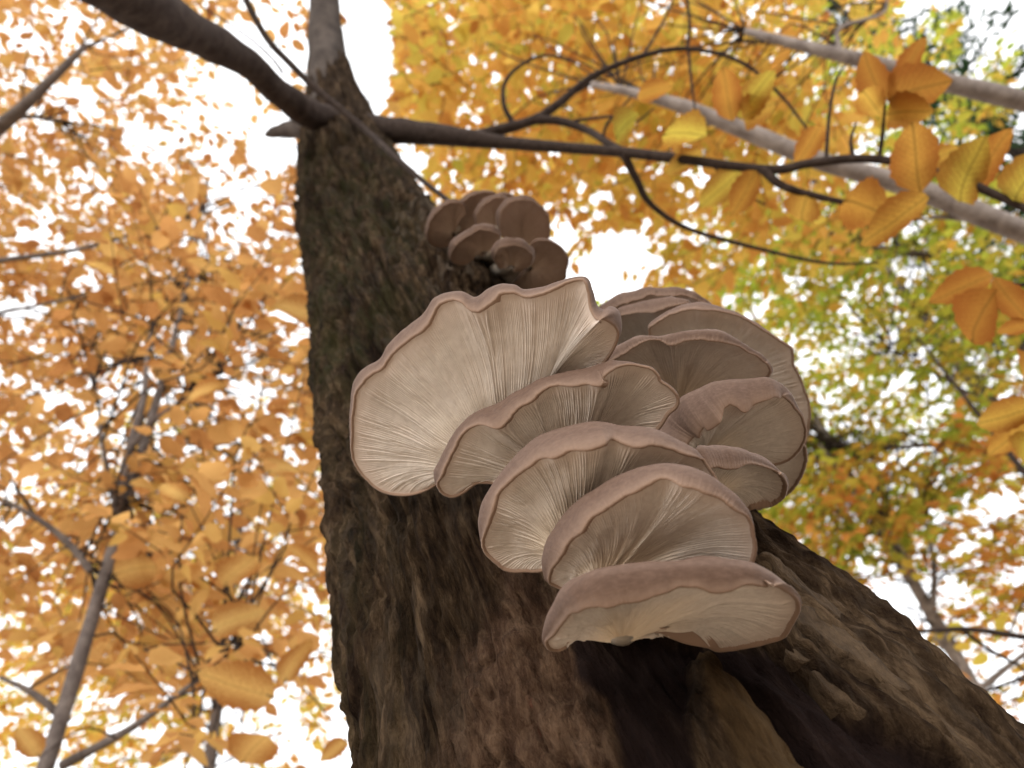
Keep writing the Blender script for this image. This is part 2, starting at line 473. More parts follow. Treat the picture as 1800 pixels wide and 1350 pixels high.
ROT = [(1000, 1090), (1080, 1085), (1180, 1112), (1300, 1120), (1390, 1150), (1440, 1200), (1560, 1280), (1700, 1370), (1760, 1460), (1400, 1460),
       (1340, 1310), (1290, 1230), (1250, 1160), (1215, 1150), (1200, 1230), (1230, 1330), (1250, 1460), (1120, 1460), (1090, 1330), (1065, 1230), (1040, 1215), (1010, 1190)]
RUDDY = [(870, 1000), (960, 1020), (1010, 1120), (1050, 1220), (1100, 1400), (1000, 1500), (780, 1500), (800, 1300), (830, 1100)]
OCHRE = [(1228, 1146), (1252, 1150), (1270, 1182), (1312, 1222), (1362, 1280), (1412, 1352), (1450, 1440), (1330, 1440), (1300, 1350), (1272, 1290), (1246, 1240), (1228, 1196)]
MOSS = [(500, 260), (700, 260), (740, 420), (720, 560), (640, 700), (560, 720), (480, 400)]
SCAR = [(655, 350), (760, 340), (800, 380), (860, 470), (900, 500), (760, 510), (700, 440)]


def build_trunk(root):
    T, Nn, B = frames(AXP)
    # angle 0 faces the camera; more samples on that side
    nth = 480
    w = np.linspace(-1, 1, nth, endpoint=False)
    th = math.pi * (0.62 * w + 0.38 * np.sign(w) * np.abs(w) ** 4)
    ref = CAM[None] - AXP; ref = ref - T * (ref * T).sum(1)[:, None]; ref /= np.linalg.norm(ref, axis=1)[:, None]
    ref[:] = ref[np.argmin(np.abs(SLEN - SLEN[-1] * .45))][None]; ref -= T * (ref * T).sum(1)[:, None]; ref /= np.linalg.norm(ref, axis=1)[:, None]
    sid = np.cross(T, ref)
    D = ref[None] * np.cos(th)[:, None, None] + sid[None] * np.sin(th)[:, None, None]     # (nth, NS, 3)
    S = np.broadcast_to(SLEN[None], (nth, NS))
    P0 = AXP[None] + D * AXR[None, :, None]
    px, py, dz = proj(P0)
    front = ((CAM - P0) * D).sum(-1) > -0.02
    wob = 14 * fbm(P0[..., 0] * 22, P0[..., 1] * 22, P0[..., 2] * 22, 51, 3)
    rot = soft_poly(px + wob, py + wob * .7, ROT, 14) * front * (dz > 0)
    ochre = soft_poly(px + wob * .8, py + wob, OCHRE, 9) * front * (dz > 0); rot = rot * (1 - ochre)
    ruddy = soft_poly(px + 3 * wob, py + 2 * wob, RUDDY, 90) * front
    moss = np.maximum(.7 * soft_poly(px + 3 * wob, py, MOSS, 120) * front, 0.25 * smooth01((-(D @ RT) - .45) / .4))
    scar = soft_poly(px + wob, py, SCAR, 50) * front
    cx = np.cos(th)[:, None] * 0.19; cy = np.sin(th)[:, None] * 0.19
    wx = 0.018 * fbm(cx * 9, cy * 9, S * 5, 21, 2); wy = 0.018 * fbm(cx * 9, cy * 9, S * 5, 31, 2)
    x = cx + wx; y = cy + wy
    def groove(n, w): return np.exp(-(n / w) ** 2)
    g1 = groove(noise3(x * 26, y * 26, S * 2.3, 1), .13); g2 = groove(noise3(x * 52 + 5, y * 52, S * 4.5, 2), .13)
    g3 = groove(noise3(x * 105 + 9, y * 105, S * 14, 4), .16)
    plate = fbm(x * 34, y * 34, S * 6, 14, 2) * 2.6
    step = np.floor(plate) + smooth01((plate - np.floor(plate)) / .22)
    lump = fbm(x * 120, y * 120, S * 30, 3, 3); fine = fbm(x * 280, y * 280, S * 80, 5, 2)
    right = smooth01(((D @ RT) - .25) / .4)
    rough = (1 - 0.6 * ruddy - .5 * rot) * (1 - .45 * right)
    h = rough * (-0.013 * g1 - 0.0075 * g2 - .0034 * g3 + .0042 * step) + 0.0034 * lump + 0.0018 * fine + 0.009 * fbm(x * 6, y * 6, S * 2.2, 8, 2) + .006
    h = h + ruddy * (.0045 * fbm(x * 70, y * 70, S * 60, 44, 3) - .004 * groove(noise3(x * 75, y * 75, S * 40, 47), .10))
    long_ = 1 - 2 * np.abs(noise3(x * 34, y * 34, S * 1.6, 77))
    h = h - rot * (0.012 - 0.008 * long_)
    h = h + ochre * .005
    h = h + right * 0.0035 * long_
    h = h + scar * (0.010 * fbm(x * 42, y * 42, S * 30, 60, 3) - .004)
    P = P0 + D * (h * np.clip(AXR / .15, .2, 1)[None])[..., None]
    V = P.reshape(-1, 3)
    me = mesh_np('trunk', V, [grid_faces(nth, NS, True, flip=False)])
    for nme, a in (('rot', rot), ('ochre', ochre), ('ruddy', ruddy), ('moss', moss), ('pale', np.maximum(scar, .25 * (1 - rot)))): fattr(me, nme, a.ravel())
    for nme, a in (('bx', x + 0 * S), ('by', y + 0 * S), ('bs', S)): fattr(me, nme, a.ravel())
    o = part('trunk', me, M_TRUNK, root); return o


def bark_plate(name, poly, mat, thick, parent, seed, lift=0.004, sink=0.0):
    poly = np.asarray(poly, float); x0, y0 = poly.min(0); x1, y1 = poly.max(0)
    # long axis frame
    c = poly.mean(0); u, s, vt = np.linalg.svd(poly - c); e = vt[0]; f = vt[1]
    n = 44; m = 15
    a = (poly - c) @ e; lo, hi = a.min(), a.max()
    ts = np.linspace(lo + 1, hi - 1, n); pts = []
    for t in ts:                                       # cross-sections of the outline
        b = []
        for i in range(len(poly)):
            p, q = poly[i - 1] - c, poly[i] - c; pa, qa = p @ e, q @ e
            if (pa - t) * (qa - t) <= 0 and pa != qa:
                k = (t - pa) / (qa - pa); b.append((p + (q - p) * k) @ f)
        b0, b1 = (min(b), max(b)) if b else (0, 0)
        for j in range(m):
            v = b0 + (b1 - b0) * j / (m - 1)
            pts.append((c + e * t + f * v, j / (m - 1), (t - lo) / (hi - lo)))
    top = []
    last = None
    for i, (p, jv, iv) in enumerate(pts):
        jit = 2.5 * float(noise3(p[0] * .04, p[1] * .04, seed, seed)); p = p + np.array([jit, -jit])
        hit = trunk_surface(p[0], p[1], max(.18, last[0] - .04) if last else .18)
        if hit is None: hit = last
        last = hit
        d, w, nr = hit
        eb = min(jv, 1 - jv) * (m - 1); ee = min(iv, 1 - iv) * (n - 1); r_ = min(eb, ee)
        z = -.014 if r_ < .5 else ((lift * .3 + thick * .4 if r_ < 1.5 else lift * .5 + thick * .6) - .001)
        z += .0018 * float(fbm(w[0] * 90, w[1] * 90, w[2] * 40, seed, 3)) + .0025 * float(noise3(w[0] * 25, w[1] * 25, w[2] * 12, seed))
        top.append(w + nr * (z - sink))
    return part(name, mesh_np(name, np.vstack(top), [grid_faces(n, m)]), mat, parent)


def limb(name, pts, mat, parent, seg=14, rough=.06, n=None, seed=0):
    """pts rows: px, py, depth, radius"""
    a = np.asarray(pts, float); W = np.c_[at(a[:, 0], a[:, 1], a[:, 2]), a[:, 3]]
    n = n or max(10, 9 * len(a)); q = crom(W, n)
    V, F = tube_arrays(q[:, :3], np.maximum(q[:, 3], 4e-4), seg, rough, seed)
    return part(name, mesh_np(name, V, F), mat, parent)


tree = thing('leaning_tree', (0.22, 0.52, 0.0), 'thick furrowed trunk leaning up to a fork, with oyster mushrooms growing on it', 'tree')
trunk = build_trunk(tree)
PLATES = [
    ('bark_plate', [(1400, 1064), (1436, 1078), (1520, 1140), (1609, 1220), (1591, 1227), (1524, 1189), (1444, 1131), (1398, 1100)], M_PLATE, .007),
    ('bark_plate', [(1427, 1162), (1450, 1165), (1502, 1202), (1560, 1240), (1613, 1278), (1600, 1284), (1524, 1247), (1462, 1207)], M_PLATE, .006),
    ('bark_plate', [(1382, 1120), (1409, 1125), (1440, 1150), (1415, 1156), (1387, 1142)], M_PLATE, .004),
    ('bark_plate', [(1329, 975), (1356, 989), (1400, 1033), (1489, 1087), (1480, 1098), (1422, 1066), (1369, 1022)], M_PLATE, .006),
    ('bark_plate', [(1520, 1150), (1560, 1160), (1640, 1240), (1720, 1310), (1700, 1325), (1620, 1262)], M_PLATE, .006),
]
for i, (nm, pl, mt, th_) in enumerate(PLATES): bark_plate(nm, pl, mt, th_, trunk, 100 + i, .004, .008 if i in (1, 2) else .002)

limb('leader', [(612, 262, 2.36, .10), (600, 215, 2.46, .092), (588, 170, 2.6, .078), (576, 90, 2.85, .068), (572, 0, 3.1, .060), (566, -160, 3.6, .050), (556, -500, 4.8, .03)], M_LEADER, tree, 24, .14, 90)
limb('limb', [(668, 246, 2.42, .05), (628, 226, 2.30, .047), (585, 212, 2.2, .042), (540, 198, 2.1, .038), (490, 163, 1.98, .036), (440, 116, 1.84, .036), (370, 74, 1.66, .039), (300, 38, 1.5, .043), (225, -5, 1.36, .045), (120, -70, 1.2, .044), (-60, -180, 1.05, .04)], M_LIMB, tree, 24, .13, 130, 3)
limb('limb', [(335, 55, 1.58, .034), (300, 22, 1.54, .033), (272, -22, 1.5, .032), (230, -110, 1.45, .03)], M_LIMB, tree, 16, .12, 30, 4)
rl = limb('limb', [(590, 225, 2.36, .055), (640, 226, 2.28, .043), (720, 232, 2.2, .034), (800, 240, 2.1, .026), (900, 252, 2.0, .0165), (1000, 260, 1.9, .0130), (1100, 268, 1.8, .0118), (1200, 280, 1.72, .0106), (1350, 298, 1.62, .0094), (1420, 288, 1.58, .0088), (1500, 279, 1.54, .0082), (1580, 286, 1.5, .0076), (1700, 322, 1.45, .0085), (1810, 370, 1.4, .007), (1980, 450, 1.33, .005)], M_TWIG, tree, 16, .06, 150, 5)
TWIGS = [
    [(820, 243, 2.08, .016), (880, 228, 2.08, .015), (940, 210, 2.1, .013), (985, 180, 2.12, .011), (1040, 135, 2.14, .009), (1130, 98, 2.15, .0075), (1210, 86, 2.15, .006), (1300, 108, 2.12, .005), (1370, 165, 2.1, .004), (1440, 255, 2.06, .0025)],
    [(905, 222, 2.09, .008), (886, 185, 2.1, .0065), (888, 145, 2.12, .0055), (915, 115, 2.14, .0045), (960, 98, 2.15, .003), (1010, 110, 2.16, .0018)],
    [(930, 212, 2.1, .012), (980, 212, 2.08, .011), (1030, 228, 2.02, .010), (1070, 252, 1.9, .009), (1096, 266, 1.81, .008)],
    [(1095, 268, 1.8, .010), (1120, 318, 1.82, .0085), (1145, 360, 1.84, .007), (1210, 402, 1.86, .0058), (1330, 436, 1.88, .0048), (1450, 462, 1.9, .0038), (1545, 462, 1.92, .0022)],
    [(1340, 297, 1.62, .0095), (1375, 326, 1.6, .008), (1440, 346, 1.58, .0065), (1545, 368, 1.55, .004)],
    [(1208, 88, 2.15, .005), (1212, 40, 2.18, .0042), (1206, -20, 2.2, .0035), (1200, -90, 2.22, .002)],
    [(1130, 98, 2.15, .0042), (1162, 45, 2.2, .0034), (1188, -10, 2.22, .0025)],
    [(1210, 86, 2.15, .004), (1216, 150, 2.12, .0034), (1224, 205, 2.1, .002)],
    [(1010, 212, 2.05, .004), (1080, 205, 2.0, .0036), (1115, 215, 1.98, .003), (1150, 190, 1.97, .002)],
    [(1060, 245, 1.93, .004), (1068, 218, 1.93, .0034), (1110, 170, 1.95, .0022)],
    [(1500, 279, 1.54, .0045), (1496, 245, 1.55, .0035), (1505, 215, 1.56, .002)],
    [(1545, 281, 1.52, .0045), (1552, 230, 1.52, .0035), (1556, 178, 1.52, .0022)],
    [(1452, 284, 1.57, .004), (1458, 200, 1.6, .0034), (1470, 140, 1.63, .0028), (1490, 110, 1.65, .0016)],
    [(1700, 322, 1.45, .004), (1640, 302, 1.46, .003), (1600, 270, 1.47, .0016)],
    [(1250, 285, 1.7, .004), (1290, 330, 1.72, .003), (1345, 360, 1.74, .0018)],
]
TWO = [limb('branch' if t[0][3] > .006 else 'twig', t, M_TWIG, tree, 8, .08, None, 20 + i) for i, t in enumerate(TWIGS)]
limb('broken_branch_stub', [(600, 245, 2.5, .045), (540, 228, 2.6, .040), (510, 228, 2.7, .030), (485, 232, 2.76, .022), (468, 237, 2.8, .008)], M_LEADER, tree, 14, .25, 24, 8)

vine = thing('vine', at(800, 362, 1.35), 'thin dark vine stem slanting across the fork of the leaning trunk', 'vine')
limb('stem', [(800, 362, 1.36, .0042), (740, 315, 1.5, .0052), (690, 272, 1.62, .006), (640, 226, 1.78, .007), (560, 160, 1.85, .008), (510, 112, 1.88, .008), (470, 68, 1.9, .0085), (440, 15, 1.92, .009), (410, -60, 1.95, .009), (380, -200, 2.0, .009)], M_TWIG, vine, 8, .08, 70, 2)
limb('side_twig', [(497, 128, 1.885, .004), (480, 105, 1.9, .0035), (445, 72, 1.92, .003), (400, 40, 1.95, .0025), (355, 12, 1.98, .0018)], M_TWIG, vine, 6, .08, 30, 2)


# ------------------------------------------------------------------ oyster mushrooms
def plane3(tri):
    """1/depth is linear in the picture for a plane: solve it from three (px,py,depth)"""
    A = np.array([[1, t[0], t[1]] for t in tri], float); return np.linalg.solve(A, np.array([1 / t[2] for t in tri]))


def smooth1(a, k):
    if k < 1: return a
    ker = np.hanning(2 * k + 3)[1:-1]; ker /= ker.sum()
    return np.convolve(np.pad(a, k, mode='edge'), ker, 'valid')


def mushroom(label, S, L, focus, tri, spacing=.0017, arch=.010, dome=.012, r0=.010, group=None, stem=None, curve=.42, seed=1, vn=40, deep=1.0, maxg=330, gm=None):
    rng = np.random.default_rng(seed)
    pl = plane3(tri)
    dep = lambda p: 1.0 / (pl[0] + pl[1] * p[:, 0] + pl[2] * p[:, 1])
    S = np.asarray(S, float); focus = np.asarray(focus, float)
    S0 = crom(S, 400); W0 = at(S0[:, 0], S0[:, 1], dep(S0))
    length = np.linalg.norm(np.diff(W0, axis=0), axis=1).sum()
    ng = int(min(maxg, max(40, length / spacing))); ng -= ng % 4
    nt_ = ng * 4 + 1
    Sp = crom(S, nt_)
    _k = np.linspace(0, 1, nt_) * length * 60
    _o = Sp - focus; _o /= np.linalg.norm(_o, axis=1)[:, None] + 1e-9
    Sp = Sp + _o * (1.5 * fbm(_k, 0 * _k, 0 * _k, 300 + seed, 3) * min(1, length / .25))[:, None]
    Sw = at(Sp[:, 0], Sp[:, 1], dep(Sp))
    O = at(focus[0], focus[1], dep(focus[None])[0])
    # plane normal, pointing to the cap's upper side (away from the camera)
    a, b, c = (at(*map(np.asarray, t)) for t in tri)
    n = np.cross(b - a, c - a); n /= np.linalg.norm(n)
    if n @ (a - CAM) < 0: n = -n
    # lip (lower edge of the rolled rim)
    inward = focus[None] - Sp; inward /= np.linalg.norm(inward, axis=1)[:, None] + 1e-9
    if L is not None:
        Ld = crom(np.asarray(L, float), 300)
        seg = np.linalg.norm(np.diff(Ld, axis=0), axis=1); cum = np.r_[0, np.cumsum(seg)] / seg.sum()
        run = np.linalg.norm(np.gradient(Sp, axis=0), axis=1); arc = np.cumsum(run)
        i0 = int(np.argmin(((Sp - Ld[0]) ** 2).sum(1))); i1 = int(np.argmin(((Sp - Ld[-1]) ** 2).sum(1)))
        fr = np.clip((arc - arc[i0]) / (arc[i1] - arc[i0]), 0, 1)
        dist = np.linalg.norm(Sp[:, None] - Ld[None], axis=2) + 1e6 * (np.abs(fr[:, None] - cum[None]) > .10)
        par = np.maximum.accumulate(cum[dist.argmin(1)]); par = .75 * smooth1(par, max(2, nt_ // 120)) + .25 * fr
        Lp = np.stack([np.interp(par, cum, Ld[:, k]) for k in (0, 1)], 1)
        fade = np.ones(nt_)
        fade[:i0] = np.exp(-(arc[i0] - arc[:i0]) / 14.0); fade[i1:] = np.exp(-(arc[i1:] - arc[i1]) / 14.0)
        off = Lp - Sp
        off[:i0] = off[i0] * fade[:i0, None]; off[i1:] = off[i1] * fade[i1:, None]
        off = off * (1 + .22 * fbm(_k * .8, 0 * _k, 0 * _k, 330 + seed, 2))[:, None]
        k = max(2, nt_ // 220)
        off = np.stack([smooth1(off[:, 0], k), smooth1(off[:, 1], k)], 1)
    else:
        off = np.zeros_like(Sp)
    ragged = .6 * noise3(np.arange(nt_) * .35, 0, seed, 5) + .5 * noise3(np.arange(nt_) * .08, 0, seed, 6)
    off = off + inward * (2.0 + ragged)[:, None]
    Lp = Sp + off
    band = np.linalg.norm(off, axis=1)
    hpx = band * dep(Sp) / FPX
    ray = (Sw - CAM); ray /= np.linalg.norm(ray, axis=1)[:, None]
    sinv = np.sqrt(np.clip(1 - (ray @ n) ** 2, .05, 1))
    drop = smooth1(np.clip(0.75 * hpx / np.maximum(sinv, .45), 0, .03), max(2, nt_ // 60))
    # lip point: pixel ray of Lp cut with the plane lowered by drop
    rl_ = at(Lp[:, 0], Lp[:, 1], np.ones(nt_)) - CAM
    k_ = (((a - CAM) @ n) - drop) / (rl_ @ n)
    Lw = CAM + rl_ * k_[:, None]
    # outward direction in the plane
    tang = np.gradient(np.stack([smooth1(Sw[:, k], max(3, nt_ // 9)) for k in range(3)], 1), axis=0)
    outd = np.cross(tang, n); outd /= np.linalg.norm(outd, axis=1)[:, None] + 1e-12
    if ((Sw - O) * outd).sum() < 0: outd = -outd
    def sm3(A, k): return np.stack([smooth1(A[:, j], k) for j in range(3)], 1)
    Ls = sm3(Lw, max(3, nt_ // 14)); Ls = Ls + n * (((Lw - Ls) @ n).mean())
    tang2 = np.gradient(sm3(Sw, max(3, nt_ // 45)), axis=0); outs = np.cross(tang2, n); outs /= np.linalg.norm(outs, axis=1)[:, None] + 1e-12
    if ((Sw - O) * outs).sum() < 0: outs = -outs
    et = smooth01(np.minimum(np.arange(nt_), np.arange(nt_)[::-1]) / (nt_ * .04))       # thins out to both ends of the fan
    # ---- gills
    q = np.linspace(0, 1, vn); v = q ** 0.85
    dirL = Ls - O; ln = np.linalg.norm(dirL, axis=1)
    Q = O + dirL / ln[:, None] * (r0 * .5) - n * (.006)
    mid = (Q + Ls) / 2
    ctl = Ls - outd * (0.5 * ln)[:, None]
    ctl = mid * (1 - curve) + ctl * curve
    vv = v[None, :, None]
    G = Q[:, None] * (1 - vv) ** 2 + 2 * ctl[:, None] * vv * (1 - vv) + Ls[:, None] * vv ** 2 + (Lw - Ls)[:, None] * vv ** 7
    scale_l = (ln / ln.max())[:, None]
    vault = arch * 4 * v * (1 - v) * (.6 + .4 * v) + 0 * v
    ii = np.arange(nt_)
    und = .0014 * fbm(ii[:, None] * 3.2 / nt_ * 4, v[None] * 2.5, seed, 40 + seed, 2) * np.sin(math.pi * v)[None] * deep
    G = G + n * ((vault[None] * scale_l + und) * et[:, None])[..., None]
    Gbase = G.copy()
    gi = ii / 4.0; gk = np.floor(gi + 1e-6).astype(int)
    wig = .35 * fbm(gi[:, None] * .15, v[None] * 3, seed, 70, 2)
    ph = gi[:, None] + wig
    cr = smooth01(2.0 * (1 - np.abs((ph - np.floor(ph)) * 2 - 1)))                       # 0 valley, 1 crest
    cid = np.floor(ph).astype(int)
    lev = np.array([0, 2, 1, 2])[cid % 4]
    rs = _hash(cid, 0 * cid, 0 * cid, seed + 5) * .5 + .5
    start = np.where(lev == 0, -.1, np.where(lev == 1, .12 + .25 * rs, .35 + .35 * rs))
    amp = smooth01((v[None] - start) / .12)
    loc = np.linalg.norm(np.gradient(Lw, axis=0), axis=1) * 4
    tall = (.0007 + .0008 * rs ** 2) * deep * np.clip(loc[:, None] / .0020, .4, 1.4)
    env = smooth01((1 - v) / .10)[None] * (.35 + .65 * v ** .6)[None]
    fold = tall * (cr * amp) * env
    G = G - n * fold[..., None]
    Gm = mesh_np('gills', G.reshape(-1, 3), [grid_faces(nt_, vn)], True)
    fattr(Gm, 'reach', np.broadcast_to(v[None], (nt_, vn)).ravel())
    # ---- skin: in under the lip, round the rim, over the top
    st = max(1, nt_ // 260); idx = np.unique(np.r_[np.arange(0, nt_, st), nt_ - 1])
    s, l, o_, e_, b_ = Sw[idx], Lw[idx], outs[idx], et[idx], np.linalg.norm(Sw - Lw, axis=1)[idx]
    rows = [l + n * (.0045 * e_)[:, None] - o_ * .0045, l + n * .0004 - o_ * .0014, l - n * .0011 - o_ * .0002, l - n * .0006 + o_ * .0009]
    for t in (.15, .32, .5, .68, .85):
        bul = math.sin(math.pi * (.12 + .88 * t) * .92) * .16 * b_
        rows.append(l * (1 - t) + s * t + o_ * bul[:, None] * (1 - t * .6))
    rows.append(s + n * .0004)
    lipw = [1, 1, 1, .7, .3, .12, 0, 0, 0, 0]
    wav = .0012 * fbm(idx * 9.0 / nt_, 0, seed, 90 + seed, 2)
    for j in list(range(vn - 2, vn - 8, -1)) + list(range(vn - 9, -1, -4)) + [0]:
        t = v[j]
        base = Gbase[idx, j] + (s - l) * t ** 2.5
        rows.append(base + n * ((dome * (1 - t) ** .6 + .0016) * (.25 + .75 * e_) + wav * t)[:, None]); lipw.append(0)
    R_ = np.stack(rows, 1)
    Sm = mesh_np('cap', R_.reshape(-1, 3), [grid_faces(len(idx), R_.shape[1], flip=True)], True)
    fattr(Sm, 'lip', np.broadcast_to(np.array(lipw)[None], R_.shape[:2]).ravel())
    # ---- stem into the trunk
    fx, fy = stem if stem is not None else focus
    tgt = None
    for k in range(0, 40):
        hit = trunk_surface(fx - 10 * k, fy + 6 * k)
        if hit is not None: tgt = at(fx - 10 * k, fy + 6 * k, hit[0] + .09); break
    root = thing('oyster_mushroom', hit[1], label, 'mushroom', group)
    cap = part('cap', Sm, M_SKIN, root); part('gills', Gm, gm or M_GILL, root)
    P = crom(np.vstack([O + n * .005, O * .6 + tgt * .4, tgt]), 16)
    rr = np.interp(np.linspace(0, 1, 16), [0, .3, 1], [r0 * .8, r0 * .9, r0 * 1.3])
    V, F = tube_arrays(P, rr, 20, .08, seed)
    part('stem', mesh_np('stem', V, F), M_STEM, root)
    return root


GB = 'oyster mushrooms in the large cluster'
GU = 'oyster mushrooms in the small upper cluster'
mushroom('largest pale oyster mushroom with open creamy gills and wavy rim over the bare bark',
    [(1030, 668), (1060, 640), (1083, 606), (1092, 578), (1088, 550), (1073, 539), (1060, 545), (1048, 535), (1042, 510), (1031, 488), (1005, 488), (975, 497), (945, 505), (920, 508), (904, 500), (880, 498), (858, 508), (842, 521), (830, 523), (814, 514), (790, 514), (765, 523), (750, 541), (733, 560), (710, 577), (690, 595), (676, 612), (666, 630), (645, 643), (628, 658), (618, 685), (615, 730), (614, 770), (618, 800), (632, 830), (655, 855), (680, 867), (715, 870), (745, 862), (775, 845), (815, 840)],
    [(1088, 555), (1066, 556), (1050, 561), (1040, 540), (1036, 512), (1026, 491), (1003, 493), (978, 504), (950, 516), (925, 522), (906, 514), (882, 512), (862, 527), (842, 545), (829, 543), (812, 528), (792, 524), (770, 534), (760, 552), (745, 573), (722, 590), (702, 608), (686, 624), (674, 648), (655, 657), (638, 670), (624, 692), (619, 730), (617, 770)],
    (892, 838), [(892, 838, .512), (900, 500, .448), (615, 770, .560)], group=GB, arch=.006, dome=.012, r0=.012, seed=1, vn=44)
mushroom('oyster mushroom with crinkled curled brown rim under the largest cap',
    [(1100, 785), (1135, 770), (1159, 753), (1175, 728), (1191, 713), (1192, 696), (1180, 679), (1162, 668), (1159, 659), (1147, 647), (1124, 641), (1100, 636), (1076, 633), (1060, 638), (1033, 648), (1003, 652), (975, 659), (948, 667), (927, 680), (900, 693), (868, 711), (833, 727), (809, 748), (791, 772), (781, 791), (769, 815), (763, 833), (767, 853), (777, 868), (791, 873), (809, 868), (825, 856), (840, 848), (880, 850)],
    [(1076, 634), (1062, 644), (1062, 660), (1054, 675), (1033, 671), (1010, 676), (980, 680), (961, 685), (948, 696), (940, 708), (913, 719), (889, 735), (879, 748), (855, 748), (828, 751), (812, 764), (804, 780), (791, 807), (775, 831), (767, 848)],
    (985, 846), [(985, 846, .478), (1000, 660, .437), (770, 840, .50)], group=GB, arch=.006, seed=2)
mushroom('oyster mushroom with smooth brown arched rim, third up from the lowest cap',
    [(1270, 890), (1275, 868), (1264, 847), (1249, 823), (1235, 805), (1222, 791), (1195, 775), (1159, 758), (1120, 751), (1090, 748), (1060, 743), (1030, 743), (985, 752), (955, 763), (931, 778), (907, 799), (886, 823), (868, 847), (853, 871), (844, 898), (841, 925), (844, 952), (853, 973), (874, 994), (895, 1004), (922, 1004), (952, 1003), (975, 985)],
    [(1237, 806), (1210, 797), (1180, 787), (1150, 776), (1120, 778), (1099, 773), (1075, 765), (1054, 775), (1024, 784), (991, 793), (961, 802), (937, 817), (913, 832), (892, 853), (874, 874), (860, 901), (853, 922), (846, 945)],
    (1000, 965), [(1000, 965, .43), (1050, 745, .393), (845, 925, .436)], group=GB, arch=.007, seed=3)
mushroom('oyster mushroom with mauve brown arched rim, directly above the lowest cap',
    [(1290, 1030), (1318, 998), (1330, 970), (1328, 940), (1322, 910), (1309, 886), (1291, 868), (1264, 847), (1240, 833), (1210, 822), (1174, 817), (1144, 818), (1111, 827), (1078, 841), (1048, 859), (1015, 880), (988, 907), (973, 931), (961, 952), (953, 985), (955, 1009), (962, 1024), (1000, 1040)],
    [(1312, 902), (1291, 889), (1264, 871), (1240, 859), (1210, 850), (1186, 846), (1159, 850), (1129, 859), (1099, 869), (1072, 883), (1048, 901), (1024, 922), (1003, 940), (988, 961), (973, 988), (964, 1008), (964, 1024)],
    (1058, 1015), [(1058, 1015, .405), (1174, 820, .358), (955, 985, .412)], group=GB, arch=.007, seed=4)
mushroom('lowest oyster mushroom with broad rolled brown rim, its stem in dark rotten wood',
    [(1150, 1108), (1172, 1116), (1207, 1129), (1247, 1137), (1265, 1144), (1300, 1140), (1340, 1132), (1380, 1119), (1393, 1100), (1404, 1079), (1408, 1055), (1393, 1039), (1372, 1023), (1345, 1007), (1319, 998), (1260, 994), (1180, 995), (1127, 999), (1073, 1005), (1039, 1013), (1015, 1024), (996, 1036), (980, 1055), (967, 1079), (956, 1100), (953, 1127), (961, 1140), (977, 1143), (993, 1137), (1002, 1115), (1020, 1095), (1045, 1090)],
    [(1395, 1042), (1376, 1030), (1356, 1026), (1321, 1027), (1295, 1030), (1260, 1035), (1228, 1035), (1201, 1033), (1180, 1036), (1153, 1044), (1121, 1050), (1089, 1053), (1055, 1058), (1028, 1067), (1004, 1080), (988, 1096), (972, 1112), (959, 1125)],
    (1090, 1100), [(1090, 1100, .376), (1180, 997, .330), (955, 1110, .375)], group=GB, arch=.012, curve=.3, seed=5, r0=.011, deep=1.9)
# right-hand caps of the same cluster
mushroom('oyster mushroom at the very back of the stack, only its grey rim showing',
    [(1290, 620), (1275, 565), (1248, 533), (1236, 523), (1218, 513), (1196, 507), (1169, 506), (1140, 506), (1113, 510), (1089, 517), (1067, 528), (1050, 541), (1040, 570)],
    [(1242, 533), (1213, 520), (1184, 517), (1151, 518), (1118, 523), (1096, 529), (1073, 540), (1056, 550)],
    (1140, 650), [(1140, 650, .85), (1150, 506, .74), (1050, 540, .80)], group=GB, seed=6, spacing=.0021, vn=30)
mushroom('oyster mushroom tucked second from the back of the stack beside the largest cap',
    [(1260, 600), (1240, 560), (1213, 532), (1204, 528), (1182, 524), (1160, 524), (1133, 529), (1107, 537), (1084, 545), (1066, 570), (1060, 600)],
    [(1205, 531), (1182, 538), (1164, 542), (1129, 546), (1107, 551), (1089, 556), (1074, 568)],
    (1145, 665), [(1145, 665, .80), (1160, 524, .70), (1084, 543, .74)], group=GB, seed=7, spacing=.002, vn=30)
mushroom('broad thin oyster mushroom whose dark edge overhangs the right side of the stack',
    [(1310, 850), (1370, 830), (1408, 800), (1421, 765), (1425, 722), (1417, 690), (1408, 666), (1403, 650), (1396, 637), (1393, 613), (1373, 597), (1347, 579), (1318, 559), (1291, 546), (1262, 538), (1236, 533), (1211, 534), (1184, 542), (1160, 554), (1141, 568), (1139, 579), (1142, 600), (1150, 640)],
    [(1345, 580), (1318, 562), (1291, 550), (1262, 544), (1236, 541), (1213, 541), (1184, 548), (1160, 560), (1142, 572)],
    (1200, 730), [(1200, 730, .73), (1240, 535, .665), (1420, 720, .705)], group=GB, seed=8, spacing=.0019)
mushroom('oyster mushroom fanned open beside the crinkled cap with pale rolled rim',
    [(1290, 700), (1330, 680), (1351, 663), (1358, 652), (1351, 637), (1336, 623), (1307, 606), (1284, 592), (1262, 584), (1229, 582), (1200, 583), (1178, 589), (1160, 593), (1140, 592), (1113, 596), (1091, 608), (1073, 621), (1060, 634), (1050, 665)],
    [(1352, 640), (1336, 627), (1318, 617), (1296, 606), (1262, 598), (1229, 594), (1200, 596), (1182, 601), (1171, 601), (1156, 595), (1136, 597), (1113, 610), (1091, 622), (1073, 634), (1062, 646)],
    (1192, 704), [(1192, 704, .645), (1230, 585, .575), (1350, 650, .61)], group=GB, seed=9, spacing=.0018)
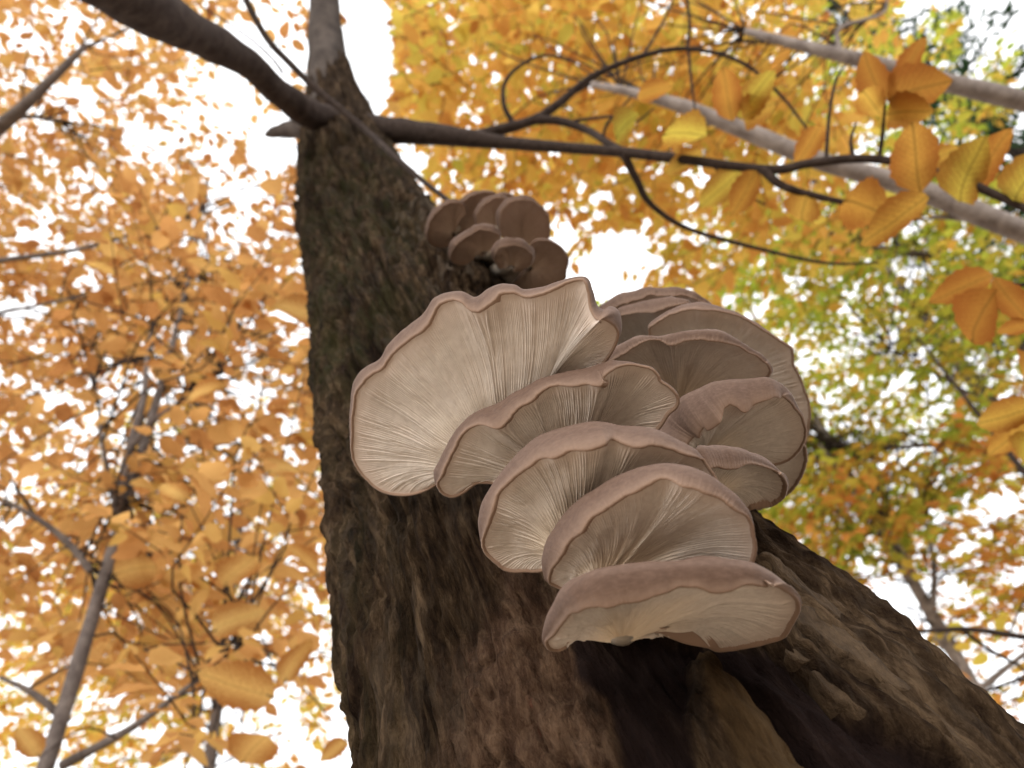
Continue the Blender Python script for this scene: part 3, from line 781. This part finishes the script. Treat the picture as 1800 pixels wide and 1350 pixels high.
mushroom('oyster mushroom showing a broad shaded brown rim with a small notch',
    [(1330, 828), (1361, 818), (1388, 809), (1410, 788), (1418, 765), (1415, 742), (1406, 721), (1390, 692), (1371, 674), (1348, 665), (1313, 666), (1275, 669), (1248, 675), (1221, 686), (1196, 700), (1179, 725), (1161, 748), (1152, 759), (1160, 790)],
    [(1392, 697), (1388, 692), (1371, 695), (1352, 701), (1333, 707), (1313, 711), (1290, 719), (1271, 732), (1256, 745), (1244, 752), (1234, 747), (1223, 753), (1211, 760), (1200, 777), (1190, 795)],
    (1213, 808), [(1213, 808, .575), (1300, 668, .515), (1415, 750, .555)], group=GB, seed=10, spacing=.0017, arch=.005, curve=.35)
mushroom('small oyster mushroom with dark brown hooded rim beside the mauve rimmed cap',
    [(1280, 910), (1327, 893), (1358, 889), (1379, 875), (1386, 856), (1381, 838), (1361, 819), (1340, 808), (1313, 797), (1284, 791), (1256, 789), (1225, 791), (1210, 815)],
    [(1379, 838), (1361, 824), (1333, 817), (1309, 815), (1275, 818), (1250, 824), (1232, 835)],
    (1240, 868), [(1240, 868, .487), (1280, 790, .45), (1385, 855, .50)], group=GB, seed=11, spacing=.0016, arch=.012)
mushroom('smooth pinkish oyster mushroom peeping out behind the small hooded cap',
    [(1300, 905), (1345, 892), (1385, 870), (1400, 854), (1413, 833), (1419, 812), (1417, 786), (1400, 762), (1360, 750), (1300, 760)], None,
    (1255, 845), [(1255, 845, .60), (1418, 810, .60), (1340, 740, .555)], group=GB, seed=12, spacing=.0018, vn=30, deep=.5)


def small(label, S, L, focus, d, seed, tilt=.07, side=0.0):
    fx, fy = focus
    mushroom(label, S, L, focus, [(fx, fy, d), (fx, fy - 70, d - tilt), (fx + 60, fy, d + side)], group=GU, seed=seed, spacing=.0024, arch=.006, dome=.007, r0=.010, vn=24, deep=.6, maxg=120, gm=M_GILL_SHADED)


def shift(S, dx, dy): return [(x + dx, y + dy) for x, y in S]


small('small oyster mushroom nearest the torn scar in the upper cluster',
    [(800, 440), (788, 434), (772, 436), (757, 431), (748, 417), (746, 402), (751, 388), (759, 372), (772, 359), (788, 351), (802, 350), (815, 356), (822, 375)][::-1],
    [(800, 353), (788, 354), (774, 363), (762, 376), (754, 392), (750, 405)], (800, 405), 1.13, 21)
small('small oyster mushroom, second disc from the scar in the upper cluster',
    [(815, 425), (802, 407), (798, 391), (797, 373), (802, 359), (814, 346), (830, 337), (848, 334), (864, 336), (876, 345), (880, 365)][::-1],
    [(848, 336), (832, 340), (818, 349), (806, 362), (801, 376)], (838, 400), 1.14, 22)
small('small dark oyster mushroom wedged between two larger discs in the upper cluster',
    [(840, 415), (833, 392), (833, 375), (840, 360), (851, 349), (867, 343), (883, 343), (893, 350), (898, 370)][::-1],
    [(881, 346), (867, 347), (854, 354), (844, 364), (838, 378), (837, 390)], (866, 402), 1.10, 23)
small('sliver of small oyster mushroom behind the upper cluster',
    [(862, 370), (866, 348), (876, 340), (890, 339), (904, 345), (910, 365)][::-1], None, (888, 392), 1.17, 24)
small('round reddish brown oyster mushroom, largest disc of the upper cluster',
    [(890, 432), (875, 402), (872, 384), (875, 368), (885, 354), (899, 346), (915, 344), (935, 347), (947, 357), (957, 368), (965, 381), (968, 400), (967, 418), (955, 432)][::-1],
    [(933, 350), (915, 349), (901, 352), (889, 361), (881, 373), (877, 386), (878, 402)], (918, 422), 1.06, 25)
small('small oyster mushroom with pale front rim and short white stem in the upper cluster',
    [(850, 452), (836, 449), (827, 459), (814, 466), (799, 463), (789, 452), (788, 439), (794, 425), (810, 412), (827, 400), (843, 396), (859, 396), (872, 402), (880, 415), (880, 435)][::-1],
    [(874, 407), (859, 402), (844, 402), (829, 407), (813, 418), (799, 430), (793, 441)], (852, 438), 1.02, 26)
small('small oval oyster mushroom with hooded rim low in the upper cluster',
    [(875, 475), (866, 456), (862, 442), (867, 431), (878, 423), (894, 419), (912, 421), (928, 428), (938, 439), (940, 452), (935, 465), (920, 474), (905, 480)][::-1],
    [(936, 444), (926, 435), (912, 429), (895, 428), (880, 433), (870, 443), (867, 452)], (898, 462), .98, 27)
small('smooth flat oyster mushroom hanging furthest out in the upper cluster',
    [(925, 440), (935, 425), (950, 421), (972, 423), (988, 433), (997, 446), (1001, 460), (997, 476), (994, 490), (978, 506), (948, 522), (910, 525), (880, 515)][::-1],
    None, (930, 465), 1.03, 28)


# ------------------------------------------------------------------ leaves
def leaf_shape(n, serr, fold, droop, width, seed, twist=0.0):
    """unit leaf along +X; two rows of quads either side of the midrib"""
    t = np.linspace(0, 1, n)
    w = t ** .62 * (1 - t) ** .85; w = width * .5 * w / w.max()
    w = w * (1 + serr * np.where(np.arange(n) % 2 == 0, 1, -1)); w[0] = w[-1] = 0
    rg = np.random.default_rng(seed)
    z = -droop * t ** 2 + .02 * rg.standard_normal(n).cumsum() / n ** .5
    mid = np.stack([t, 0.03 * np.sin(3 * t + seed), z], 1)
    l = mid + np.stack([-.04 * np.abs(w), w, fold * w + .03 * np.sin(9 * t + seed)], 1)
    r = mid + np.stack([-.04 * np.abs(w), -w, fold * w + .03 * np.cos(8 * t + seed)], 1)
    V = np.vstack([mid, l, r]); i = np.arange(n - 1)
    F = np.vstack([np.stack([i, i + 1, n + i + 1, n + i], 1), np.stack([i + 1, i, 2 * n + i, 2 * n + i + 1], 1)])
    uv = np.vstack([np.stack([t, .5 + 0 * t], 1), np.stack([t, .5 + w / width], 1), np.stack([t, .5 - w / width], 1)])
    return V, F, uv


def leaf_mesh(name, n, mat, *a):
    V, F, uv = leaf_shape(n, *a)
    me = mesh_np(name, V, [F]); lay = me.uv_layers.new(name='UVMap')
    lay.data.foreach_set('uv', uv[F.ravel()].astype(np.float32).ravel()); me.materials.append(mat); return me


def basis(x, nrm):
    x = np.asarray(x, float); x = x / (np.linalg.norm(x, axis=-1, keepdims=True) + 1e-12)
    z = nrm - x * (nrm * x).sum(-1, keepdims=True); z /= np.linalg.norm(z, axis=-1, keepdims=True) + 1e-12
    return x, np.cross(z, x), z


BIGM = {}
for key, mat in (('o', M_BIG), ('g', M_BIGG), ('b', M_BIGB), ('t', M_BIGT)):
    BIGM[key] = [leaf_mesh('leaf', 14, mat, .06, .22 + .1 * k, .10 + .08 * k, .56, k + 3) for k in range(3)]


def leaf_object(parent, me, base, x, nrm, length, width=1.0):
    ex, ey, ez = basis(np.asarray(x, float)[None], np.asarray(nrm, float)[None])
    ex, ey, ez = ex[0] * length, ey[0] * length * width, ez[0] * length
    o = bpy.data.objects.new('leaf', me); COL.objects.link(o); o.parent = parent
    m = Matrix(((ex[0], ey[0], ez[0], base[0]), (ex[1], ey[1], ez[1], base[1]), (ex[2], ey[2], ez[2], base[2]), (0, 0, 0, 1)))
    off = ROOTLOC.get(parent.name)
    if off is None and parent.parent is not None and parent.parent.name in ROOTLOC: off = None
    if off is not None: o.matrix_parent_inverse = Matrix.Translation(-off)
    o.matrix_basis = m
    return o


# large leaves on the leaning tree's own right-hand branch: base px, tip px, width ratio, depth, kind
NEAR = [
    ((1555, 178), (1518, 92), 1.1, 1.52, 'b'), ((1558, 182), (1652, 138), 1.05, 1.50, 'b'), ((1552, 200), (1502, 148), .95, 1.53, 'o'), ((1585, 142), (1622, 68), .9, 1.56, 'b'),
    ((1558, 205), (1625, 190), 1.0, 1.5, 'o'), ((1622, 336), (1590, 206), 1.05, 1.42, 'b'), ((1622, 292), (1684, 262), 1.1, 1.48, 'o'), ((1690, 358), (1712, 250), 1.1, 1.40, 'g'),
    ((1560, 372), (1458, 345), 1.2, 1.55, 'o'), ((1632, 345), (1500, 424), .95, 1.46, 'o'), ((1785, 356), (1835, 268), 1.0, 1.4, 'g'),
    ((1290, 212), (1262, 108), .85, 1.66, 'b'), ((1300, 208), (1358, 128), 1.0, 1.66, 'g'), ((1305, 212), (1350, 180), 1.1, 1.64, 'o'), ((1242, 236), (1150, 222), 1.1, 1.7, 'g'), ((1235, 268), (1165, 300), 1.1, 1.72, 'o'),
    ((1745, 480), (1630, 526), 1.0, 1.36, 'b'), ((1746, 508), (1680, 620), 1.0, 1.36, 'b'), ((1805, 560), (1748, 484), 1.0, 1.35, 'b'), ((1815, 570), (1755, 580), 1.1, 1.34, 'o'),
    ((1825, 640), (1768, 672), 1.2, 1.34, 'o'), ((1820, 715), (1708, 742), 1.0, 1.33, 'o'), ((1822, 730), (1735, 795), 1.0, 1.33, 'o'), ((1815, 760), (1790, 840), 1.0, 1.34, 'g'),
    ((1330, 300), (1280, 380), 1.0, 1.62, 'o'), ((1300, 300), (1230, 360), 1.1, 1.66, 'g'), ((1420, 330), (1400, 410), 1.0, 1.6, 'o'), ((1710, 330), (1770, 230), .9, 1.46, 'o'),
    ((1440, 220), (1400, 290), 1.0, 1.62, 'o'), ((1120, 200), (1060, 250), 1.0, 1.95, 'g'), ((1120, 170), (1180, 150), 1.1, 1.95, 'o'),
]
for i, (b, t, w, d, k) in enumerate(NEAR):
    p0 = at(b[0], b[1], d); p1 = at(t[0], t[1], d * (1 + .05 * math.sin(i * 2.1)))
    nrm = (p0 - CAM) / np.linalg.norm(p0 - CAM) * 0.7 + np.array([0, 0, 1.0]) * .55 + RNG.normal(0, .18, 3)
    par = min(TWO + [rl], key=lambda o: min((np.array(v.co) - p0) @ (np.array(v.co) - p0) for v in list(o.data.vertices)[::6]))
    leaf_object(par, BIGM[k][i % 3], p0, p1 - p0, nrm, float(np.linalg.norm(p1 - p0)), w)
NEARLEFT = [((482, 1226), (292, 1150), 1.15, 1.55), ((372, 1112), (500, 1046), 1.2, 1.7), ((395, 1030), (470, 930), 1.3, 1.75), ((425, 1342), (505, 1250), 1.2, 1.5), ((500, 1200), (560, 1085), 1.1, 1.6),
            ((560, 1010), (500, 930), 1.1, 1.9), ((200, 1010), (330, 985), 1.1, 1.9), ((330, 880), (255, 830), 1.2, 2.0), ((560, 560), (470, 520), 1.1, 2.1), ((590, 760), (520, 690), 1.2, 2.0),
            ((470, 830), (560, 800), 1.1, 1.9), ((70, 1330), (10, 1250), 1.2, 1.8), ((330, 700), (420, 660), 1.1, 2.2), ((610, 1300), (540, 1350), 1.2, 1.6)]
# two stray twigs that carry the leaves at the frame's right edge
limb('branch', [(1960, 440, 1.34, .005), (1880, 470, 1.35, .0045), (1800, 500, 1.36, .0035), (1745, 492, 1.37, .002)], M_TWIG, tree, 7, .05)
limb('branch', [(1960, 445, 1.335, .006), (1900, 540, 1.33, .0045), (1830, 640, 1.33, .0035), (1815, 720, 1.33, .0026), (1812, 765, 1.33, .0016)], M_TWIG, tree, 7, .05)

GAPS = [(645, 95, 48, 125), (478, 262, 50, 45), (1085, 440, 46, 40), (1060, 345, 24, 16), (735, 290, 18, 24), (1740, 40, 40, 25), (1590, 1060, 55, 45), (430, 340, 40, 20), (250, 240, 40, 18), (40, 545, 50, 22)]


def clear_of_gaps(P):
    px, py, d = proj(P); ok = np.ones(len(P), bool)
    for cx, cy, rx, ry in GAPS: ok &= ((px - cx) / rx) ** 2 + ((py - cy) / ry) ** 2 > 1
    return ok


LEAFV = [leaf_shape(5, .05, f, dr, .56, s) for f, dr, s in ((.25, .1, 1), (.4, .2, 2), (.15, .3, 3), (.5, .05, 4))]
LEAFM = {k: [leaf_mesh('leaf', 8, M_LEAF[k], .07, f, dr, .56, s) for f, dr, s in ((.25, .1, 1), (.4, .2, 2), (.15, .3, 3))] for k in M_LEAF}


def forest_tree(name, label, trunk_pts, blobs, leafmat, leaf_len, barkm, limbs=(), n_obj=220, seed=1, cat='tree', twig_r=.0028, spray_leaves=12, flat=.45, group='trees around the leaning trunk', reach=6, dens=1.0):
    """trunk_pts: world x,y,z,r rows; limbs: rows px,py,depth,r; blobs: (px,py,rx,ry,depth0,depth1,sprays)"""
    rng = np.random.default_rng(seed)
    tp = np.asarray(trunk_pts, float)
    root = thing(name, (tp[0, 0], tp[0, 1], 0), label, cat, group)
    q = crom(tp, 60); V, F = tube_arrays(q[:, :3], q[:, 3], 16, .07, seed)
    part('trunk', mesh_np('trunk', V, F), barkm, root)
    sk = [q[10:, :3]]
    for i, lp in enumerate(limbs):
        a = np.asarray(lp, float); W = np.c_[at(a[:, 0], a[:, 1], a[:, 2]), a[:, 3]]; c = crom(W, 40)
        V, F = tube_arrays(c[:, :3], c[:, 3], 12, .07, seed + i)
        part('limb', mesh_np('limb', V, F), barkm, root); sk.append(c[:, :3])
    skel = np.vstack(sk)
    LB, LX, LN, LL = [], [], [], []; tw = Bag()
    for (cx, cy, rx, ry, d0, d1, ns) in blobs:
        for _ in range(int(ns * dens + .5)):
            ang = rng.uniform(0, 2 * math.pi); rad = math.sqrt(rng.uniform(0, 1))
            px, py = cx + rx * rad * math.cos(ang), cy + ry * rad * math.sin(ang)
            d = (rng.uniform(d0 ** 2, d1 ** 2)) ** .5
            tip = at(px, py, d)
            near = skel[np.argmin((((skel - tip) ** 2).sum(1) + .4 * np.maximum(0, skel[:, 2] - tip[2]) ** 2) * rng.uniform(.4, 1.6, len(skel)))]
            di = tip - near; dist = np.linalg.norm(di) + 1e-9; di = di / dist
            dirv = di * np.array([1, 1, .35]) + rng.normal(0, .35, 3) * np.array([1, 1, .3]); dirv /= np.linalg.norm(dirv)
            ln = leaf_len * rng.uniform(3.5, 6.5)
            start = tip - dirv * ln * .5; end = tip + dirv * ln * .5 - np.array([0, 0, .05 * ln])
            if dist < reach and dist > ln * .6:
                midp = (near * .5 + start * .5) + np.array([0, 0, .06 * dist]) + rng.normal(0, .04 * dist, 3)
                pts = crom(np.vstack([near, midp, start, (start + end) / 2, end]), 10); rr = np.linspace(twig_r * (1 + min(dist, 3) * .9), twig_r * .35, 10)
            else:
                pts = crom(np.vstack([start, (start + end) / 2 + rng.normal(0, .02, 3), end]), 5); rr = np.linspace(twig_r, twig_r * .35, 5)
            V, F = tube_arrays(pts, rr, 4); tw.add(V, F)
            # leaves alternate along the spray, in one loose layer
            nl = max(4, int(rng.normal(spray_leaves, 2)))
            layer = np.array([0, 0, 1.0]) + rng.normal(0, .28, 3); layer /= np.linalg.norm(layer)
            sidev = np.cross(layer, dirv); sidev /= np.linalg.norm(sidev) + 1e-9
            for k in range(nl):
                t = (k + .6) / nl; b = start * (1 - t) + end * t
                sgn = 1 if k % 2 else -1
                a = rng.normal(.95, .25)
                x = dirv * math.cos(a) + sidev * sgn * math.sin(a) + rng.normal(0, .12, 3) - np.array([0, 0, rng.uniform(0, .45)])
                if k == nl - 1: x = dirv + rng.normal(0, .1, 3)
                LB.append(b + x * leaf_len * .12); LX.append(x); LN.append(layer + rng.normal(0, flat, 3)); LL.append(leaf_len * rng.uniform(.5, 1.3))
    LB, LX, LN, LL = map(np.array, (LB, LX, LN, LL))
    ctr = LB + LX * LL[:, None] * .5
    ok = clear_of_gaps(ctr); LB, LX, LN, LL, ctr = LB[ok], LX[ok], LN[ok], LL[ok], ctr[ok]
    # keep the air round the trunk and the mushrooms clear
    px, py, d = proj(ctr)
    ok = (d > 0.9) | (np.abs(px - 900) > 1100); LB, LX, LN, LL, ctr, px, py, d = (v[ok] for v in (LB, LX, LN, LL, ctr, px, py, d))
    inf = (px > -20) & (px < 1820) & (py > -20) & (py < 1370) & (d > .2)
    size = np.where(inf, LL / np.maximum(d, .2), 0)
    big = np.argsort(-size)[:n_obj]; big = big[size[big] > 0]
    mask = np.zeros(len(LB), bool); mask[big] = True
    part('twigs', tw.mesh('twigs'), M_TWIG, root, 'stuff')
    for i in np.where(mask)[0]:
        leaf_object(root, LEAFM[leafmat][i % 3], LB[i], LX[i], LN[i], float(LL[i]))
    rest = np.where(~mask)[0]
    if len(rest):
        ex, ey, ez = basis(LX[rest], LN[rest]); Vs, Fs = [], []; off = 0
        var = rest % 4
        for k in range(4):
            sel = np.where(var == k)[0]
            if not len(sel): continue
            lv, lf, _ = LEAFV[k]; L_ = LL[rest][sel][:, None, None]
            V = LB[rest][sel][:, None] + L_ * (lv[None, :, 0:1] * ex[sel][:, None] + lv[None, :, 1:2] * ey[sel][:, None] + lv[None, :, 2:3] * ez[sel][:, None])
            Vs.append(V.reshape(-1, 3)); Fs.append((lf[None] + (off + np.arange(len(sel)) * len(lv))[:, None, None]).reshape(-1, 4)); off += V.shape[0] * V.shape[1]
        part('crown', mesh_np('crown', np.vstack(Vs), [np.vstack(Fs)]), M_LEAF[leafmat], root, 'stuff')
    return root


def upright(px, py, d, r, h, lean=(0, 0), base_r=None):
    """a trunk whose bark passes through the given picture point, standing on the ground"""
    p = at(px, py, d); lx, ly = lean
    zs = np.array([-.1, .3, p[2] * .6, p[2], p[2] + (h - p[2]) * .5, h])
    out = []
    for z in zs:
        k = z - p[2]; wob = .03 * math.sin(z * 1.7 + px)
        rr = r * (1 + .10 * (p[2] - z)) if z < p[2] else r * max(.25, 1 - .8 * (z - p[2]) / (h - p[2]))
        out.append((p[0] + lx * k + wob, p[1] + ly * k, z, rr))
    return out


# young grey beech on the left
forest_tree('young_beech', 'slim grey young beech with big tan leaves left of the leaning trunk', upright(165, 1080, 2.6, .022, 5.6), [
    (250, 800, 420, 420, 2.6, 5.2, 240), (430, 680, 200, 300, 2.4, 4.6, 60), (120, 1000, 340, 260, 2.6, 5.2, 70), (430, 1000, 210, 220, 1.9, 3.4, 26), (450, 1200, 190, 190, 1.6, 3.0, 14)],
    'orange', .085, M_GREY, limbs=[
        [(205, 890, 2.85, .020), (228, 790, 3.0, .017), (252, 700, 3.2, .013), (258, 640, 3.4, .010), (270, 560, 3.6, .006)],
        [(222, 800, 2.98, .014), (260, 750, 3.05, .011), (325, 700, 3.1, .008), (380, 655, 3.15, .005)],
        [(160, 1005, 2.68, .014), (125, 960, 2.7, .012), (75, 918, 2.7, .010), (10, 880, 2.7, .007)],
        [(205, 900, 2.85, .010), (180, 780, 2.9, .007), (170, 690, 3.0, .005), (150, 620, 3.0, .003)],
        [(110, 1345, 2.35, .016), (230, 1280, 2.3, .011), (330, 1208, 2.25, .007), (420, 1150, 2.2, .004)],
        [(120, 1270, 2.4, .014), (60, 1220, 2.4, .010), (0, 1190, 2.4, .006)]],
    n_obj=290, seed=5, reach=1.2, dens=.8)
yb = bpy.data.objects['young_beech']
yb_pts = np.array([v.co[:] for v in bpy.data.objects[[o.name for o in yb.children if o.name.startswith('limb')][4]].data.vertices])
for i, (b, t, w, d) in enumerate(NEARLEFT):
    t = (b[0] + (t[0] - b[0]) * .68, b[1] + (t[1] - b[1]) * .68); d = d * 1.15
    p0 = at(b[0], b[1], d); p1 = at(t[0], t[1], d * (1 + .05 * math.sin(i * 1.7)))
    nrm = (p0 - CAM) / np.linalg.norm(p0 - CAM) * .6 + np.array([0, 0, .6]) + RNG.normal(0, .2, 3)
    leaf_object(yb, BIGM['t'][i % 3], p0, p1 - p0, nrm, float(np.linalg.norm(p1 - p0)), w)
    q0 = yb_pts[((yb_pts - p0) ** 2).sum(1).argmin()]
    V, F = tube_arrays(crom(np.vstack([q0, (q0 + p0) / 2 + [0, 0, .05], p0, p0 + (p1 - p0) * .1]), 14), np.linspace(.0035, .0012, 14), 5)
    part('twig', mesh_np('twig', V, F), M_TWIG, yb)
forest_tree('spreading_beech', 'spreading beech of loose orange leaves against the white sky beside the thick left limb', upright(-420, 600, 5.2, .085, 10.5), [
    (220, 240, 560, 420, 4.0, 7.5, 470), (60, 120, 300, 240, 4.0, 7.0, 150), (40, 520, 300, 240, 4.0, 7.0, 130), (380, 440, 220, 200, 4.0, 7.0, 60), (-150, 200, 240, 500, 4, 6.5, 60), (250, 800, 420, 360, 5, 8, 150)],
    'orange', .085, M_GREY, limbs=[
        [(-330, 430, 4.8, .06), (-160, 340, 4.2, .045), (0, 222, 3.8, .034), (75, 155, 3.8, .024), (150, 80, 3.9, .014)],
        [(-330, 520, 4.8, .04), (-100, 480, 3.9, .02), (0, 458, 3.7, .014), (130, 440, 3.7, .010), (240, 410, 3.7, .007), (340, 384, 3.7, .004)],
        [(-330, 600, 4.9, .03), (-60, 560, 4.0, .012), (150, 520, 3.9, .006)],
        [(0, 222, 3.8, .02), (40, 205, 3.85, .012), (110, 212, 3.9, .007)]],
    n_obj=240, seed=8, reach=1.0, spray_leaves=13, dens=.68)
forest_tree('golden_beech', 'pale barked beech with slanting limbs and golden leaves right of the fork', upright(2900, 500, 4.2, .11, 9.5), [
    (920, 110, 260, 200, 3.9, 7.0, 230), (1130, 60, 270, 190, 3.9, 7.0, 190), (790, 60, 140, 160, 4.0, 7.0, 80), (960, 320, 240, 110, 4.0, 6.5, 120), (1250, 280, 200, 190, 4.0, 6.5, 120), (1370, 110, 220, 180, 4.0, 7.0, 110), (1190, 490, 90, 60, 4.0, 6.0, 16), (1440, 320, 160, 200, 4.0, 7, 50)],
    'gold', .092, M_PALE, limbs=[
        [(2860, 640, 4.2, .11), (2400, 590, 4.0, .09), (2050, 500, 3.7, .07), (1800, 408, 3.2, .050), (1600, 328, 3.2, .043), (1450, 286, 3.2, .039), (1300, 226, 3.25, .035), (1200, 186, 3.3, .029), (1110, 162, 3.4, .020), (1040, 148, 3.5, .013)],
        [(2860, 420, 4.2, .09), (2400, 320, 4.0, .075), (2050, 240, 3.7, .058), (1800, 178, 3.3, .044), (1620, 134, 3.3, .037), (1500, 102, 3.3, .030), (1400, 78, 3.4, .024), (1310, 54, 3.5, .016)],
        [(1480, 98, 3.3, .012), (1476, 50, 3.35, .009), (1555, 20, 3.4, .007), (1550, -40, 3.4, .005)],
        [(1800, 395, 3.2, .016), (1700, 385, 3.2, .012), (1640, 380, 3.2, .008)]],
    n_obj=280, seed=13, reach=1.0, dens=.85)
forest_tree('green_maple', 'tall maple of small olive green leaves behind the mushroom stack', upright(1900, 900, 8.0, .10, 15), [
    (1520, 640, 340, 310, 6.0, 10.5, 430), (1680, 560, 240, 260, 6.5, 10.5, 170), (1440, 850, 220, 180, 6.0, 9.0, 190), (1560, 460, 260, 160, 6.0, 10.0, 130), (1560, 180, 230, 170, 6.5, 10.0, 130), (1380, 420, 180, 120, 6, 9, 60), (1150, 900, 300, 380, 7, 11, 200)],
    'olive', .11, M_GREY, limbs=[
        [(1890, 880, 8.0, .06), (1720, 790, 7.8, .03), (1560, 785, 7.7, .018), (1420, 780, 7.6, .010)],
        [(1860, 700, 8.2, .05), (1690, 480, 8, .04), (1560, 440, 7.9, .03), (1440, 420, 7.8, .015)],
        [(1880, 800, 8.0, .04), (1700, 690, 7.6, .02), (1560, 610, 7.4, .01)]],
    n_obj=200, seed=17, spray_leaves=15, twig_r=.004, reach=1.6, dens=.68)
forest_tree('rusty_maple', 'slender maple with rust orange leaves and twin grey stems low on the right', upright(1660, 1130, 6.4, .055, 10, (-.01, 0)), [
    (1640, 960, 270, 190, 5.6, 9.0, 190), (1720, 1180, 190, 230, 5.6, 9.0, 120), (1500, 930, 150, 110, 5.6, 9.0, 40), (1780, 860, 160, 200, 5.5, 9.0, 80)],
    'rust', .105, M_PALE, limbs=[
        [(1665, 1140, 6.4, .05), (1600, 1010, 6.6, .04), (1545, 900, 6.8, .03), (1480, 830, 7.0, .018), (1440, 780, 7.1, .010)],
        [(1640, 1080, 6.5, .03), (1640, 980, 6.7, .022), (1610, 850, 7.0, .012)],
        [(1700, 1230, 6.2, .03), (1800, 1150, 6.3, .02), (1900, 1080, 6.4, .01)]],
    n_obj=200, seed=23, spray_leaves=13, twig_r=.004, reach=1.4, dens=.7)
forest_tree('distant_maple', 'distant amber leaved tree with thin straight stem low behind the young beech', upright(376, 1290, 6.5, .05, 9), [
    (330, 1200, 340, 190, 6, 10.0, 220), (80, 1200, 300, 260, 6, 10.0, 190), (560, 1000, 110, 280, 6, 9.5, 70), (150, 900, 320, 220, 6.5, 10, 130), (760, 900, 320, 440, 7, 11, 230)],
    'gold', .10, M_GREY, n_obj=160, seed=29, spray_leaves=14, twig_r=.004, reach=1.4, dens=.7)
forest_tree('low_sapling', 'bare forked sapling branch with few orange leaves at lower right of the trunk', upright(2150, 1290, 3.2, .03, 4.6), [
    (1760, 1180, 120, 130, 2.8, 3.6, 5), (1840, 1000, 120, 100, 2.8, 3.6, 4), (1770, 1290, 90, 60, 2.8, 3.6, 3)],
    'rust', .08, M_TWIG, limbs=[
        [(2120, 1180, 3.2, .018), (1900, 1135, 3.1, .014), (1800, 1120, 3.0, .0125), (1700, 1106, 3.0, .0105), (1600, 1110, 3.0, .008), (1530, 1100, 3.0, .005), (1490, 1085, 3.0, .003)],
        [(1690, 1107, 3.0, .008), (1740, 1142, 3.0, .007), (1800, 1178, 3.0, .006), (1850, 1240, 3.0, .004)],
        [(2100, 1260, 3.2, .012), (1900, 1170, 3.1, .008), (1800, 1192, 3.0, .007), (1700, 1232, 3.0, .005), (1640, 1290, 3.0, .003)]],
    n_obj=60, seed=31, spray_leaves=7, reach=1.0)


def conifer():
    b = at(1715, 210, 10.0)
    root = thing('conifer', (b[0], b[1], 0), 'dark green conifer behind the upper right leaves', 'tree', None)
    q = np.array([(b[0], b[1], z, max(.02, .16 * (1 - z / 17))) for z in np.linspace(-.1, 16.5, 20)])
    V, F = tube_arrays(q[:, :3], q[:, 3], 12, .05); part('trunk', mesh_np('trunk', V, F), M_TWIG, root)
    rng = np.random.default_rng(3); bag = Bag(); tw = Bag()
    for z in np.arange(4.5, 16.2, .34):
        L = 2.0 * (1 - (z - 4) / 13) + .25
        for k in range(8):
            a = rng.uniform(0, 2 * math.pi); dv = np.array([math.cos(a), math.sin(a), -.18])
            p0 = np.array([b[0], b[1], z]); l = L * rng.uniform(.7, 1.1)
            pts = np.vstack([p0, p0 + dv * l * .5, p0 + dv * l + np.array([0, 0, .1 * l])])
            V, F = tube_arrays(crom(pts, 5), np.linspace(.016, .004, 5), 4); tw.add(V, F)
            m = int(26 * l)
            for j in range(m):
                t = rng.uniform(.12, 1); c = p0 + dv * l * t
                x = dv * .5 + rng.normal(0, .6, 3); x /= np.linalg.norm(x); s = np.cross(x, rng.normal(0, 1, 3)); s /= np.linalg.norm(s) + 1e-9
                ll = rng.uniform(.12, .26); w = .022
                Vq = np.array([c - s * w * .4, c + s * w * .4, c + x * ll * .6 + s * w, c + x * ll, c + x * ll * .6 - s * w])
                bag.add(Vq, [np.array([[0, 1, 2], [0, 2, 4], [4, 2, 3]])])
    part('branches', tw.mesh('branches'), M_TWIG, root, 'stuff')
    part('crown', bag.mesh('crown', False), M_NEEDLE, root, 'stuff')


conifer()
